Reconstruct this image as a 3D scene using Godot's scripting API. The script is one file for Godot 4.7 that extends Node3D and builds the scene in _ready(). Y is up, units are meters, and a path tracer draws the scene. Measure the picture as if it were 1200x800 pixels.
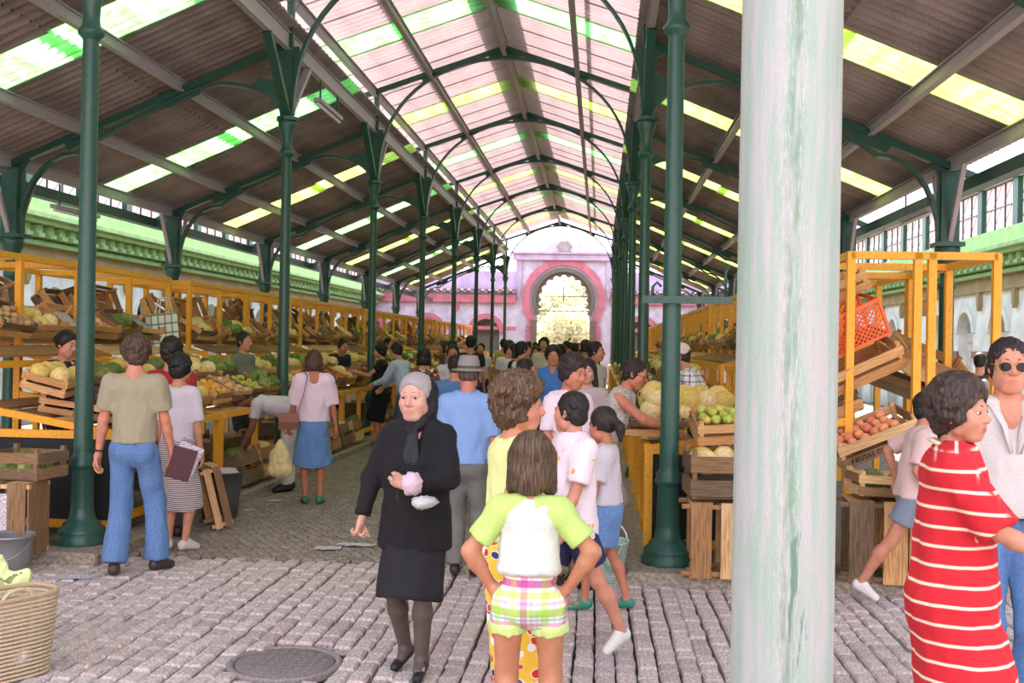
extends Node3D
# A covered produce market: iron columns, corrugated roofs, stalls and a crowd of shoppers.
const BAY := 4.86            # column spacing along the hall
const Z1 := 7.45             # first pair of columns
const XL := -3.78            # column rows
const XR := 0.5
const XC := -1.64            # middle of the nave
const WA := 3.42             # aisle width
var M := {}
var names := {}
var rng := RandomNumberGenerator.new()
var unit_box := BoxMesh.new()

func _ready():
	rng.seed = 11
	# ---- camera, sky, sun, exposure
	var cam := Camera3D.new()
	cam.fov = rad_to_deg(2.0 * atan(400.0 / 1230.0))
	cam.near = 0.05
	cam.far = 300.0
	cam.transform = Transform3D(Basis(Vector3.UP, atan(103.0 / 1230.0)) * Basis(Vector3.RIGHT, 0.0028) * Basis(Vector3.BACK, 0.018), Vector3(0, 1.6, 0))
	add_child(cam)
	cam.make_current()
	var we := WorldEnvironment.new()
	var env := Environment.new()
	env.background_mode = Environment.BG_SKY
	var sky := Sky.new()
	var sm := ProceduralSkyMaterial.new()
	sm.sky_top_color = Color(0.76, 0.81, 0.9)
	sm.sky_horizon_color = Color(0.93, 0.94, 0.97)
	sm.ground_bottom_color = Color(0.55, 0.52, 0.5)
	sm.ground_horizon_color = Color(0.8, 0.78, 0.78)
	sm.sun_angle_max = 4.0
	sm.energy_multiplier = SKY_E
	sky.sky_material = sm
	env.sky = sky
	env.ambient_light_source = Environment.AMBIENT_SOURCE_DISABLED
	env.tonemap_mode = Environment.TONE_MAPPER_LINEAR
	env.tonemap_exposure = EXPOSURE
	env.sdfgi_enabled = true
	env.ssao_enabled = true
	env.ssil_enabled = true
	we.environment = env
	add_child(we)
	var sun := DirectionalLight3D.new()
	sun.light_color = Color(1.0, 0.95, 0.87)
	sun.light_energy = SUN_E
	sun.light_angular_distance = 0.6
	sun.shadow_enabled = true
	add_child(sun)
	sun.look_at_from_position(Vector3(0.35, 9.5, -8.6), Vector3.ZERO, Vector3.UP)
	make_materials()
	build_ground()
	build_columns()
	build_roof()
	build_walls()
	build_far_gate()
	build_street_front()
	build_garden()
	build_pillar()
	build_stalls()
	build_loose_things()
	build_people()

const SKY_E := 3.4
const SUN_E := 6.0
const EXPOSURE := 1.25
# ---------------------------------------------------------------- helpers
func numbered(n: String) -> String:
	var c: int = names.get(n, 0)
	names[n] = c + 1
	return n if c == 0 else "%s_%03d" % [n, c]

func thing(called: String, label: String, category: String, at := Vector3.ZERO, turn := 0.0, group := "") -> Node3D:
	var o := Node3D.new()
	o.name = numbered(called)
	add_child(o)
	o.position = at
	o.rotation.y = turn
	tag(o, label, category, group)
	return o

func tag(o: Node, label := "", category := "", group := "", kind := ""):
	if label: o.set_meta("label", label)
	if category: o.set_meta("category", category)
	if group: o.set_meta("group", group)
	if kind: o.set_meta("kind", kind)

func struct(called: String, label := "") -> Node3D:
	var o := Node3D.new()
	o.name = numbered(called)
	add_child(o)
	tag(o, label, "", "", "structure")
	return o

func put(called: String, mesh: Mesh, m: Material, parent: Node, at := Vector3.ZERO) -> MeshInstance3D:
	var o := MeshInstance3D.new()
	o.mesh = mesh
	o.material_override = m
	if parent == self:
		o.name = numbered(called)
		add_child(o)
	else:
		o.name = called
		parent.add_child(o, true)
	o.position = at
	return o

# a straight bar between two points, w wide and d deep, drawn with the shared unit box
func bar(called: String, a: Vector3, b: Vector3, w: float, d: float, m: Material, parent: Node, up := Vector3.UP) -> MeshInstance3D:
	var o := put(called, unit_box, m, parent)
	var x := (b - a)
	var L := x.length()
	x /= L
	if abs(x.dot(up)) > 0.98: up = Vector3.BACK
	var zc := x.cross(up).normalized()
	var y := zc.cross(x)
	o.transform = Transform3D(Basis(x * L, y * d, zc * w), (a + b) * 0.5)
	return o

func plank(called: String, c: Vector3, size: Vector3, m: Material, parent: Node) -> MeshInstance3D:
	var o := put(called, unit_box, m, parent, c)
	o.scale = size
	return o

func mb() -> SurfaceTool:
	var st := SurfaceTool.new()
	st.begin(Mesh.PRIMITIVE_TRIANGLES)
	return st

func done(st: SurfaceTool, smooth := true) -> ArrayMesh:
	st.generate_normals()
	return st.commit()

func quad(st: SurfaceTool, a: Vector3, b: Vector3, c: Vector3, d: Vector3):
	for p in [a, b, c, a, c, d]: st.add_vertex(p)

# box with flat faces
func abox(st: SurfaceTool, c: Vector3, s: Vector3, bs := Basis()):
	st.set_smooth_group(-1)
	var h := s * 0.5
	var p := []
	for i in 8: p.append(c + bs * Vector3(h.x * (1 if i & 1 else -1), h.y * (1 if i & 2 else -1), h.z * (1 if i & 4 else -1)))
	for f in [[0, 1, 3, 2], [5, 4, 6, 7], [4, 0, 2, 6], [1, 5, 7, 3], [2, 3, 7, 6], [4, 5, 1, 0]]:
		quad(st, p[f[3]], p[f[2]], p[f[1]], p[f[0]])

# box with chamfered edges, standing on y = 0 .. s.y about (0, 0)
func chamfer_box(s: Vector3, c: float, jitter := 0.0, sd := 1) -> ArrayMesh:
	var r := RandomNumberGenerator.new()
	r.seed = sd
	var st := mb()
	st.set_smooth_group(-1)
	var low := []
	var mid := []
	var top := []
	for k in 4:
		var sx: float = [-1, 1, 1, -1][k]
		var sz: float = [-1, -1, 1, 1][k]
		var j := Vector3(r.randf_range(-1, 1), r.randf_range(-0.4, 0.4), r.randf_range(-1, 1)) * jitter
		low.append(Vector3(sx * s.x * 0.5, 0, sz * s.z * 0.5))
		mid.append(Vector3(sx * s.x * 0.5, s.y - c, sz * s.z * 0.5) + j)
		top.append(Vector3(sx * (s.x * 0.5 - c), s.y, sz * (s.z * 0.5 - c)) + j)
	for k in 4:
		var n := (k + 1) % 4
		quad(st, low[k], low[n], mid[n], mid[k])
		quad(st, mid[k], mid[n], top[n], top[k])
	quad(st, top[0], top[1], top[2], top[3])
	return done(st)

# profile of Vector2(radius, height) turned about y
func lathe(st: SurfaceTool, prof: Array, sides := 20, at := Vector3.ZERO, bs := Basis(), hard := false):
	st.set_smooth_group(-1 if hard else 0)
	for i in prof.size() - 1:
		for k in sides:
			var a := TAU * k / sides
			var b := TAU * (k + 1) / sides
			var p: Vector2 = prof[i]
			var q: Vector2 = prof[i + 1]
			var v := [Vector3(cos(a) * p.x, p.y, sin(a) * p.x), Vector3(cos(b) * p.x, p.y, sin(b) * p.x), Vector3(cos(b) * q.x, q.y, sin(b) * q.x), Vector3(cos(a) * q.x, q.y, sin(a) * q.x)]
			quad(st, at + bs * v[0], at + bs * v[1], at + bs * v[2], at + bs * v[3])

# a tube or a flat strip swept along points; section half sizes w (along side) and h (along up)
func sweep(st: SurfaceTool, pts: Array, w: float, h: float, side: Vector3, sides := 4, closed := false):
	var n := pts.size()
	st.set_smooth_group(-1 if sides == 4 else 0)
	var rings := []
	for i in n:
		var t: Vector3
		if closed: t = pts[(i + 1) % n] - pts[(i + n - 1) % n]
		else: t = pts[min(i + 1, n - 1)] - pts[max(i - 1, 0)]
		t = t.normalized()
		var s := (side - t * side.dot(t)).normalized()
		var u := t.cross(s)
		var ring := []
		for k in sides:
			var a := TAU * (k + 0.5) / sides
			var cx := cos(a)
			var sy := sin(a)
			if sides == 4:
				cx = sign(cx)
				sy = sign(sy)
			ring.append(pts[i] + s * cx * w + u * sy * h)
		rings.append(ring)
	for i in (n if closed else n - 1):
		var r0: Array = rings[i]
		var r1: Array = rings[(i + 1) % n]
		for k in sides:
			var k2 := (k + 1) % sides
			quad(st, r0[k], r0[k2], r1[k2], r1[k])
	if not closed:
		for k in range(1, sides - 1):
			for p in [rings[0][0], rings[0][k + 1], rings[0][k]]: st.add_vertex(p)
			for p in [rings[n - 1][0], rings[n - 1][k], rings[n - 1][k + 1]]: st.add_vertex(p)

# flat polygon (x, y) given a thickness along z, from z0 to z1, with optional holes by a list of triangles from Geometry2D
func extrude(st: SurfaceTool, poly: PackedVector2Array, z0: float, z1: float, xf := Transform3D()):
	st.set_smooth_group(-1)
	if Geometry2D.is_polygon_clockwise(poly): poly.reverse()
	var tri := Geometry2D.triangulate_polygon(poly)
	for i in range(0, tri.size(), 3):
		var a := poly[tri[i]]
		var b := poly[tri[i + 1]]
		var c := poly[tri[i + 2]]
		if (b - a).cross(c - a) < 0:
			var t := b
			b = c
			c = t
		for p in [a, c, b]: st.add_vertex(xf * Vector3(p.x, p.y, z1))
		for p in [a, b, c]: st.add_vertex(xf * Vector3(p.x, p.y, z0))
	for i in poly.size():
		var a := poly[i]
		var b := poly[(i + 1) % poly.size()]
		quad(st, xf * Vector3(a.x, a.y, z0), xf * Vector3(a.x, a.y, z1), xf * Vector3(b.x, b.y, z1), xf * Vector3(b.x, b.y, z0))

func blob(rx: float, ry: float, rz: float, rings := 8, segs := 12, bump := 0.0, sd := 1) -> ArrayMesh:
	var nz := FastNoiseLite.new()
	nz.seed = sd
	nz.frequency = 1.3
	var st := mb()
	var f := func(i, k):
		var th: float = PI * i / rings
		var ph: float = TAU * (k % segs) / segs
		var v := Vector3(sin(th) * cos(ph), cos(th), sin(th) * sin(ph))
		return Vector3(v.x * rx, v.y * ry, v.z * rz) * (1.0 + bump * nz.get_noise_3dv(v * 1.5))
	for i in rings:
		for k in segs:
			quad(st, f.call(i, k), f.call(i + 1, k), f.call(i + 1, k + 1), f.call(i, k + 1))
	return done(st)

# ---------------------------------------------------------------- materials
func noise_image(size: int, freq: float, oct: int, sd: int, stretch := Vector2(1, 1)) -> Image:
	var n := FastNoiseLite.new()
	n.seed = sd
	n.frequency = freq
	n.fractal_octaves = oct
	var im := n.get_seamless_image(size, size)
	if stretch != Vector2(1, 1):
		var big := Image.create(size, size, false, im.get_format())
		for y in size:
			for x in size:
				big.set_pixel(x, y, im.get_pixel(int(x * stretch.x) % size, int(y * stretch.y) % size))
		return big
	return im

# long fibres: noise drawn out along x
func grain_image(along_y := false) -> Image:
	var n := FastNoiseLite.new()
	n.seed = 8
	n.frequency = 0.02
	n.fractal_octaves = 4
	var im := Image.create(256, 256, false, Image.FORMAT_RGB8)
	for y in 256:
		for x in 256:
			var v := 0.5 + 0.75 * n.get_noise_2d(x * 0.35, y * 2.6) + 0.2 * n.get_noise_2d(x * 1.2 + 500.0, y * 9.0)
			im.set_pixel(y if along_y else x, x if along_y else y, Color(v, v, v))
	return im

# colour ramp over noise: cols is a list of [position, Color]
func ramp_tex(im: Image, cols: Array, speck := 0.0, sd := 5) -> ImageTexture:
	var g := Gradient.new()
	var offs := PackedFloat32Array()
	var cs := PackedColorArray()
	for c in cols:
		offs.append(c[0])
		cs.append(c[1])
	g.offsets = offs
	g.colors = cs
	var out := Image.create(im.get_width(), im.get_height(), false, Image.FORMAT_RGB8)
	var r := RandomNumberGenerator.new()
	r.seed = sd
	for y in im.get_height():
		for x in im.get_width():
			var v := im.get_pixel(x, y).r
			if speck > 0.0: v = clamp(v + r.randf_range(-speck, speck), 0, 1)
			out.set_pixel(x, y, g.sample(v))
	return ImageTexture.create_from_image(out)

func mat(col: Color, rough := 0.8, tex: Texture2D = null, scale := 1.0, world := true) -> StandardMaterial3D:
	var m := StandardMaterial3D.new()
	m.albedo_color = col
	m.roughness = rough
	if tex:
		m.albedo_texture = tex
		m.uv1_triplanar = true
		m.uv1_world_triplanar = world
		m.uv1_scale = Vector3.ONE * scale
	return m

func rgb(r: float, g: float, b: float) -> Color:
	return Color(r / 255.0, g / 255.0, b / 255.0)

func make_materials():
	var soft := noise_image(256, 0.012, 4, 3)
	var fine := noise_image(256, 0.06, 3, 4)
	var grain := grain_image()
	var t_mottle := ramp_tex(soft, [[0.25, Color(0.9, 0.9, 0.89)], [0.75, Color(1, 1, 1)]], 0.12)
	var t_fine := ramp_tex(fine, [[0.2, Color(0.7, 0.69, 0.68)], [0.8, Color(1, 1, 1)]], 0.15)
	var t_wood := ramp_tex(grain, [[0.2, Color(0.78, 0.69, 0.57)], [0.5, Color(0.95, 0.9, 0.82)], [0.8, Color(1, 0.98, 0.94)]], 0.06)
	M.t_mottle = t_mottle
	M.t_fine = t_fine
	M.t_wood = t_wood
	var t_paint := ramp_tex(fine, [[0.1, Color(0.84, 0.85, 0.84)], [0.4, Color(0.97, 0.97, 0.97)], [1.0, Color(1, 1, 1)]], 0.06)
	M.iron = mat(rgb(42, 88, 74), 0.38, t_paint, 1.2)
	M.iron_dark = M.iron
	M.purlin = mat(rgb(178, 170, 175), 0.6, t_paint, 1.5)
	M.sheet = mat(rgb(164, 156, 153), 0.85, ramp_tex(soft, [[0.2, Color(0.74, 0.72, 0.7)], [0.7, Color(1, 0.98, 0.97)]], 0.2), 0.4)
	M.cobble = []
	for c in [rgb(224, 212, 206), rgb(212, 199, 195), rgb(230, 219, 211), rgb(205, 193, 190), rgb(220, 205, 197)]:
		var m := mat(c, 0.85, t_fine, 3.0)
		M.cobble.append(m)
	M.bed = mat(rgb(96, 84, 74), 0.95, t_fine, 2.0)
	M.sett = mat(rgb(178, 168, 156), 0.85, t_fine, 2.2)
	M.sett.vertex_color_use_as_albedo = true
	M.lane = mat(rgb(168, 156, 142), 0.9, t_fine, 2.0)
	M.kerb = mat(rgb(176, 166, 148), 0.9, t_fine, 1.5)
	M.platform = mat(rgb(132, 120, 106), 0.9, t_fine, 0.8)
	M.yellow = mat(rgb(244, 176, 40), 0.5, t_paint, 2.0)
	M.wall = mat(rgb(226, 232, 226), 0.9, t_mottle, 0.5)
	M.wall_pale = mat(rgb(224, 205, 222), 0.9, t_mottle, 0.5)
	M.cornice = mat(rgb(160, 198, 138), 0.85, t_mottle, 0.6)
	M.band = mat(rgb(162, 146, 108), 0.9, t_mottle, 0.6)
	M.pink = mat(rgb(216, 124, 136), 0.85, t_mottle, 0.5)
	M.lilac = mat(rgb(208, 178, 204), 0.85, t_mottle, 0.4)
	M.stone = mat(rgb(140, 124, 112), 0.9, t_fine, 1.0)
	M.dark_opening = mat(rgb(214, 206, 196), 0.9, t_mottle, 1.0)
	M.wood = []
	for c in [rgb(226, 190, 138), rgb(206, 166, 114), rgb(180, 144, 102), rgb(232, 204, 160), rgb(150, 126, 96), rgb(126, 112, 92)]:
		M.wood.append(mat(c, 0.85, t_wood, 1.0, false))
	M.black = mat(rgb(26, 26, 28), 0.7)
	M.board = mat(rgb(30, 40, 40), 0.75, t_paint, 3.0)
	M.white = mat(rgb(236, 234, 230), 0.7, t_mottle, 2.0)
	M.paper = mat(rgb(226, 224, 228), 0.8, t_fine, 3.0)
	M.glass = mat(Color(0.95, 0.85, 0.88, 0.35), 0.05)
	M.glass.transparency = BaseMaterial3D.TRANSPARENCY_ALPHA
	M.lamp = mat(rgb(240, 244, 248), 0.4)
	M.steel = mat(rgb(150, 156, 156), 0.45)
	M.steel.metallic = 0.6
	M.translucent = []
	var t_clear := ramp_tex(noise_image(128, 0.02, 3, 9, Vector2(1, 4)), [[0.3, Color(0.72, 0.8, 0.62)], [0.5, Color(0.95, 1, 0.95)], [1.0, Color(1, 1, 1)]], 0.05)
	for c in [[rgb(196, 238, 200), Color(0.82, 1.0, 0.84)], [rgb(228, 234, 182), Color(0.94, 1.0, 0.76)], [rgb(208, 240, 206), Color(0.86, 1.0, 0.86)]]:
		var m := mat(c[0], 0.6, t_clear, 0.9)
		m.backlight_enabled = true
		m.backlight = c[1]
		M.translucent.append(m)
	# the raised nave is roofed in milky, slightly rosy fibreglass that lets daylight through
	M.milky = mat(rgb(236, 223, 227), 0.7, t_mottle, 0.4)
	M.milky.backlight_enabled = true
	M.milky.backlight = Color(0.52, 0.485, 0.5)
	M.t_weave = ramp_tex(fine, [[0.15, Color(0.88, 0.88, 0.89)], [0.8, Color(1, 1, 1)]], 0.2)
	M.t_skin = ramp_tex(soft, [[0.2, Color(0.93, 0.86, 0.84)], [0.8, Color(1, 1, 1)]], 0.1)
	M.t_hair = ramp_tex(grain_image(true), [[0.2, Color(0.55, 0.52, 0.5)], [0.8, Color(1, 1, 1)]], 0.05)
	M.eye_white = mat(rgb(206, 196, 188), 0.25)
	M.iris = mat(rgb(48, 34, 26), 0.15)
	M.gold = mat(rgb(210, 180, 110), 0.3)
	M.gold.metallic = 0.8
	M.lens = mat(rgb(24, 18, 16), 0.12)
	M.lens.metallic_specular = 0.35
# ---------------------------------------------------------------- ground
func build_ground():
	var g := struct("ground", "earth bed under the paving")
	var st := mb()
	abox(st, Vector3(0, -0.2, 30), Vector3(90, 0.3, 64.0))            # street outside
	abox(st, Vector3(0, -0.2, -42), Vector3(90, 0.3, 80.0))
	put("bed", done(st), M.bed, g)
	var street := struct("street", "pale paving of the street outside the hall")
	st = mb()
	abox(st, Vector3(0, -0.02, 17.6), Vector3(60, 0.05, 38.0))
	put("paving", done(st), M.platform, street)
	# cobbles of the forecourt
	var fore := struct("floor", "worn grey cobbles laid in long rows")
	var variants := []
	for i in 5: variants.append(chamfer_box(Vector3(0.096, 0.05, 0.158), 0.012, 0.005, 40 + i))
	var rest := mb()
	var count := 0
	var r := RandomNumberGenerator.new()
	r.seed = 5
	var cobs := []
	var x := -6.0
	while x < 6.0:
		var zz := -7.55 + r.randf_range(0, 0.14)
		var off := r.randf_range(-0.05, 0.05)
		while zz < -1.4:
			var ln := r.randf_range(0.72, 1.12)
			var drift := sin(zz * 0.9 + off * 20.0) * 0.012
			cobs.append([x + drift, zz + 0.08 * ln, ln, -zz])
			zz += 0.158 * ln + 0.013
		x += 0.106
	# those that show largest: nearest the lens along the bottom edge of the frame
	var shown := []
	for c in cobs:
		var d: float = -c[1]
		var px: float = 703.0 + 1230.0 * c[0] / d
		if d > 4.85 and d < 5.9 and px > 20 and px < 1060 and not (px > 830 and px < 985): shown.append(c)
	shown.sort_custom(func(a, b): return a[1] > b[1])
	var pick := {}
	for i in min(300, shown.size()): pick[shown[i]] = true
	for c in cobs:
		var k := r.randi() % 5
		var mh := Vector2(c[0] + 1.54, c[1] + 5.14)
		if mh.length() < 0.31: continue
		var bs := Basis(Vector3.UP, r.randf_range(-0.04, 0.04)) * Basis(Vector3.RIGHT, r.randf_range(-0.02, 0.02)) * Basis(Vector3.BACK, r.randf_range(-0.03, 0.03))
		bs = bs.scaled_local(Vector3(r.randf_range(0.92, 1.0), 1, c[2]))
		var xf := Transform3D(bs, Vector3(c[0], -0.05 + r.randf_range(-0.006, 0.004), c[1]))
		if pick.has(c):
			var o := put("cobble", variants[k], M.cobble[r.randi() % 5], fore)
			o.transform = xf
		else:
			rest.append_from(variants[k], 0, xf)
	var rs := put("cobble_field", rest.commit(), M.cobble[0], fore)
	tag(rs, "", "", "", "stuff")
	# manhole cover flush with the cobbles
	var mh := thing("manhole_cover", "round worn metal manhole cover set flush in the cobbles", "manhole cover", Vector3(-1.54, -0.02, -5.14))
	st = mb()
	lathe(st, [Vector2(0.0, 0.014), Vector2(0.235, 0.014), Vector2(0.245, 0.008), Vector2(0.245, -0.02)], 40)
	put("cover", done(st), mat(rgb(146, 140, 138), 0.8, M.t_fine, 4.0), mh)
	st = mb()
	lathe(st, [Vector2(0.252, -0.02), Vector2(0.252, 0.014), Vector2(0.275, 0.018), Vector2(0.285, 0.01), Vector2(0.285, -0.02)], 40)
	put("rim", done(st), mat(rgb(164, 156, 152), 0.8, M.t_fine, 4.0), mh)
	st = mb()
	for i in range(-4, 5):
		for j in range(-4, 5):
			if Vector2(i, j).length() < 4.3: abox(st, Vector3(i * 0.048, 0.015, j * 0.048), Vector3(0.026, 0.006, 0.026), Basis(Vector3.UP, 0.785))
	put("stud_pattern", done(st), mat(rgb(156, 150, 148), 0.8, M.t_fine, 4.0), mh)
	# small setts of the lane between the stalls
	var lane := struct("floor_lane", "lane of small grey setts between the stall rows")
	st = mb()
	abox(st, Vector3(-1.64, -0.04, -27.6), Vector3(4.0, 0.05, 40.0))
	put("bed", done(st), M.lane, lane)
	var mmesh := chamfer_box(Vector3(0.082, 0.04, 0.062), 0.01, 0.004, 3)
	mmesh.surface_set_material(0, M.sett)
	var mm := MultiMesh.new()
	mm.transform_format = MultiMesh.TRANSFORM_3D
	mm.use_colors = true
	mm.mesh = mmesh
	var xs := []
	for j in 225:
		var z := -7.58 - j * 0.07
		for i in 41:
			var px := -3.62 + i * 0.094 + (0.047 if j % 2 else 0.0)
			if px > 0.3: continue
			xs.append(Transform3D(Basis(Vector3.UP, r.randf_range(-0.08, 0.08)), Vector3(px + r.randf_range(-0.004, 0.004), -0.042 + r.randf_range(-0.004, 0.005), z)))
	mm.instance_count = xs.size()
	for i in xs.size():
		mm.set_instance_transform(i, xs[i])
		var v := r.randf_range(0.7, 1.0)
		mm.set_instance_color(i, Color(v, v * r.randf_range(0.96, 1.0), v * r.randf_range(0.9, 1.0)))
	var mi := MultiMeshInstance3D.new()
	mi.multimesh = mm
	mi.name = "sett_field"
	lane.add_child(mi)
	tag(mi, "", "", "", "stuff")
	# raised platforms under the stalls, edged with kerb stones
	for s in [-1, 1]:
		var edge: float = XL + 0.30 if s < 0 else XR - 0.30
		var out: float = -9.9 if s < 0 else 8.0
		var p := struct("kerb_left" if s < 0 else "kerb_right", "low kerbed platform carrying the stalls")
		st = mb()
		var x0: float = edge + s * 0.24
		abox(st, Vector3((x0 + out) * 0.5, 0.02, -27.2), Vector3(abs(out - x0), 0.1, 39.7))
		put("platform", done(st), M.platform, p)
		var stone := [chamfer_box(Vector3(0.25, 0.13, 0.98), 0.02, 0.006, 21), chamfer_box(Vector3(0.25, 0.13, 0.98), 0.02, 0.006, 22)]
		for i in 38:
			var o := put("kerb_stone", stone[i % 2], M.kerb, p, Vector3(edge + s * 0.125, -0.045, -7.58 - i * 1.0 - (0.0 if i else -0.0)))
			o.rotation.y = 0.006 * ((i * 7) % 5 - 2)
		for i in 5:
			var o := put("kerb_stone", stone[i % 2], M.kerb, p, Vector3(edge + s * (0.5 + i * 1.0), -0.045, -7.2))
			o.rotation.y = PI / 2 + 0.006 * ((i * 7) % 5 - 2)

# ---------------------------------------------------------------- columns
func column_mesh() -> ArrayMesh:
	var st := mb()
	lathe(st, [Vector2(0, 0.05), Vector2(0.175, 0.05), Vector2(0.185, 0.07), Vector2(0.185, 0.13), Vector2(0.165, 0.15), Vector2(0.17, 0.165), Vector2(0.165, 0.19), Vector2(0.135, 0.215), Vector2(0.13, 0.235), Vector2(0.105, 0.25), Vector2(0.092, 0.285), Vector2(0.083, 0.34)], 28)
	return done(st)

func build_columns():
	var base := column_mesh()
	var st := mb()
	lathe(st, [Vector2(0.083, 0.33), Vector2(0.077, 0.62), Vector2(0.085, 0.635), Vector2(0.098, 0.65), Vector2(0.1, 0.67), Vector2(0.088, 0.69), Vector2(0.094, 0.71), Vector2(0.07, 0.735), Vector2(0.068, 0.76), Vector2(0.057, 3.82)], 24)
	var shaft := done(st)
	st = mb()
	lathe(st, [Vector2(0.056, 3.78), Vector2(0.066, 3.80), Vector2(0.092, 3.825), Vector2(0.095, 3.85), Vector2(0.08, 3.875), Vector2(0.066, 3.89), Vector2(0.06, 3.95), Vector2(0.064, 4.03), Vector2(0.088, 4.12), Vector2(0.108, 4.18), Vector2(0.108, 4.215), Vector2(0.1, 4.225)], 24)
	lathe(st, [Vector2(0, 4.225), Vector2(0.135, 4.225), Vector2(0.135, 4.27), Vector2(0, 4.27)], 8, Vector3.ZERO, Basis(), true)
	var cap := done(st)
	var ord := ["first", "second", "third", "fourth", "fifth", "sixth", "seventh", "eighth"]
	for s in [-1, 1]:
		for i in 8:
			var side: String = "row by the long yellow stalls" if s < 0 else "row by the melon stall"
			var o := thing("iron_column", "%s slim green iron column from the cobbles, %s" % [ord[i], side], "column", Vector3(XL if s < 0 else XR, 0, -Z1 - i * BAY), 0.0, "slim green columns of the nave")
			put("base", base, M.iron, o)
			put("shaft", shaft, M.iron, o)
			put("capital", cap, M.iron, o)
	# outer row: stouter posts with a boxed bracket head
	st = mb()
	lathe(st, [Vector2(0.17, 0.05), Vector2(0.17, 0.14), Vector2(0.13, 0.2), Vector2(0.085, 0.3), Vector2(0.08, 2.3), Vector2(0.1, 2.33), Vector2(0.1, 2.37), Vector2(0.08, 2.4), Vector2(0.078, 2.5), Vector2(0.1, 2.62), Vector2(0.135, 2.72), Vector2(0.14, 2.78), Vector2(0.12, 2.8)], 20)
	var oshaft := done(st)
	st = mb()
	abox(st, Vector3(0, 2.82, 0), Vector3(0.3, 0.05, 0.3))
	abox(st, Vector3(0, 3.24, 0), Vector3(0.2, 0.82, 0.2))
	abox(st, Vector3(0, 3.24, 0), Vector3(0.25, 0.8, 0.05))
	for k in 8:
		for sx in [-1, 1]: abox(st, Vector3(sx * 0.07, 2.9 + k * 0.095, 0.104), Vector3(0.018, 0.018, 0.012))
	var ohead := done(st)
	for s in [-1, 1]:
		for i in range(0, 8):
			var side: String = "behind the long yellow stalls" if s < 0 else "behind the melon stall"
			var o := thing("eaves_post", "stout dark eaves post, %s from the cobbles, %s" % [ord[i], side], "column", Vector3(XL - WA if s < 0 else XR + WA, 0, -Z1 - i * BAY), 0.0, "stout eaves posts")
			put("shaft", oshaft, M.iron_dark, o)
			put("bracket_head", ohead, M.iron_dark, o)
			st = mb()
			for q in [-1, 1]:
				abox(st, Vector3(0.0, 3.25, q * 0.3), Vector3(0.05, 0.95, 0.05), Basis(Vector3.RIGHT, q * 0.5))
			put("brace", done(st), M.purlin, o)

func pillar_tex() -> ImageTexture:
	var n := FastNoiseLite.new()
	n.seed = 77
	n.frequency = 0.02
	n.fractal_octaves = 4
	var f := FastNoiseLite.new()
	f.seed = 78
	f.frequency = 0.12
	var im := Image.create(768, 768, false, Image.FORMAT_RGB8)
	var r := RandomNumberGenerator.new()
	r.seed = 4
	for y in 768:
		for x in 768:
			var a := n.get_noise_2d(x * 1.1, y * 0.5)
			var b := f.get_noise_2d(x * 0.8, y * 0.35)
			var c := rgb(172, 171, 166).lerp(rgb(146, 168, 150), clamp(0.45 + a * 1.3 + b * 0.35, 0, 1))
			# a ragged band of weathered green running down one side, with pale flaking beside it
			var u := x / 768.0
			var wander := 0.012 * n.get_noise_2d(7.0, y * 1.5) + 0.008 * f.get_noise_2d(3.0, y * 1.2)
			var s: float = exp(-pow((u - 0.262 + wander) / 0.022, 2.0)) * clamp(0.7 + 1.6 * n.get_noise_2d(x * 1.5 + 400.0, y * 0.7) + 0.5 * b, 0, 1)
			c = c.lerp(rgb(108, 136, 112), s * 0.85)
			var flake: float = exp(-pow((u - 0.29 + wander) / 0.02, 2.0)) + exp(-pow((u - 0.238 + wander) / 0.014, 2.0))
			if f.get_noise_2d(x * 1.3 + 50.0, y * 0.9) > 0.2: c = c.lerp(rgb(178, 184, 172), clamp(flake, 0, 1) * 0.7)
			# darker chips where the paint is knocked off near the ground
			var chip := n.get_noise_2d(x * 1.6 + 900.0, y * 1.1)
			if chip > 0.26 and y > 600 and absf(u - 0.235) < 0.035: c = c.lerp(rgb(84, 116, 98), clamp((chip - 0.26) * 7.0, 0, 0.75))
			var e := r.randf_range(-0.025, 0.025)
			im.set_pixel(x, y, Color(c.r + e, c.g + e, c.b + e))
	return ImageTexture.create_from_image(im)

func build_pillar():
	var m := StandardMaterial3D.new()
	m.albedo_texture = pillar_tex()
	m.roughness = 0.55
	var o := thing("entrance_pillar", "thick pale green painted round pillar with streaked flaking paint", "pillar", Vector3(0.505, 0, -2.9))
	var R := 0.1365
	var st := mb()
	st.set_smooth_group(0)
	var n := 48
	for k in n:
		for j in 8:
			var q := []
			for e in [[k, j], [k + 1, j], [k + 1, j + 1], [k, j + 1]]:
				var a: float = TAU * e[0] / n
				var y: float = e[1] * 0.65
				var rr: float = R * (1.0 - 0.006 * e[1])
				q.append([Vector3(cos(a) * rr, y, sin(a) * rr), Vector2(float(e[0]) / n, 1.0 - e[1] / 8.0)])
			for i in [0, 1, 2, 0, 2, 3]:
				st.set_uv(q[i][1])
				st.add_vertex(q[i][0])
	put("shaft", done(st), m, o)
	st = mb()
	lathe(st, [Vector2(0.2, 0.0), Vector2(0.2, 0.12), Vector2(0.17, 0.16), Vector2(0.14, 0.2)], 32)
	put("base", done(st), M.kerb, o)

# ---------------------------------------------------------------- roof
func aisle_h(t: float) -> float:
	return 5.17 - 0.42 * t

func nave_h(t: float) -> float:      # t = distance from the ridge line
	return 6.50 - 0.335 * t

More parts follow.
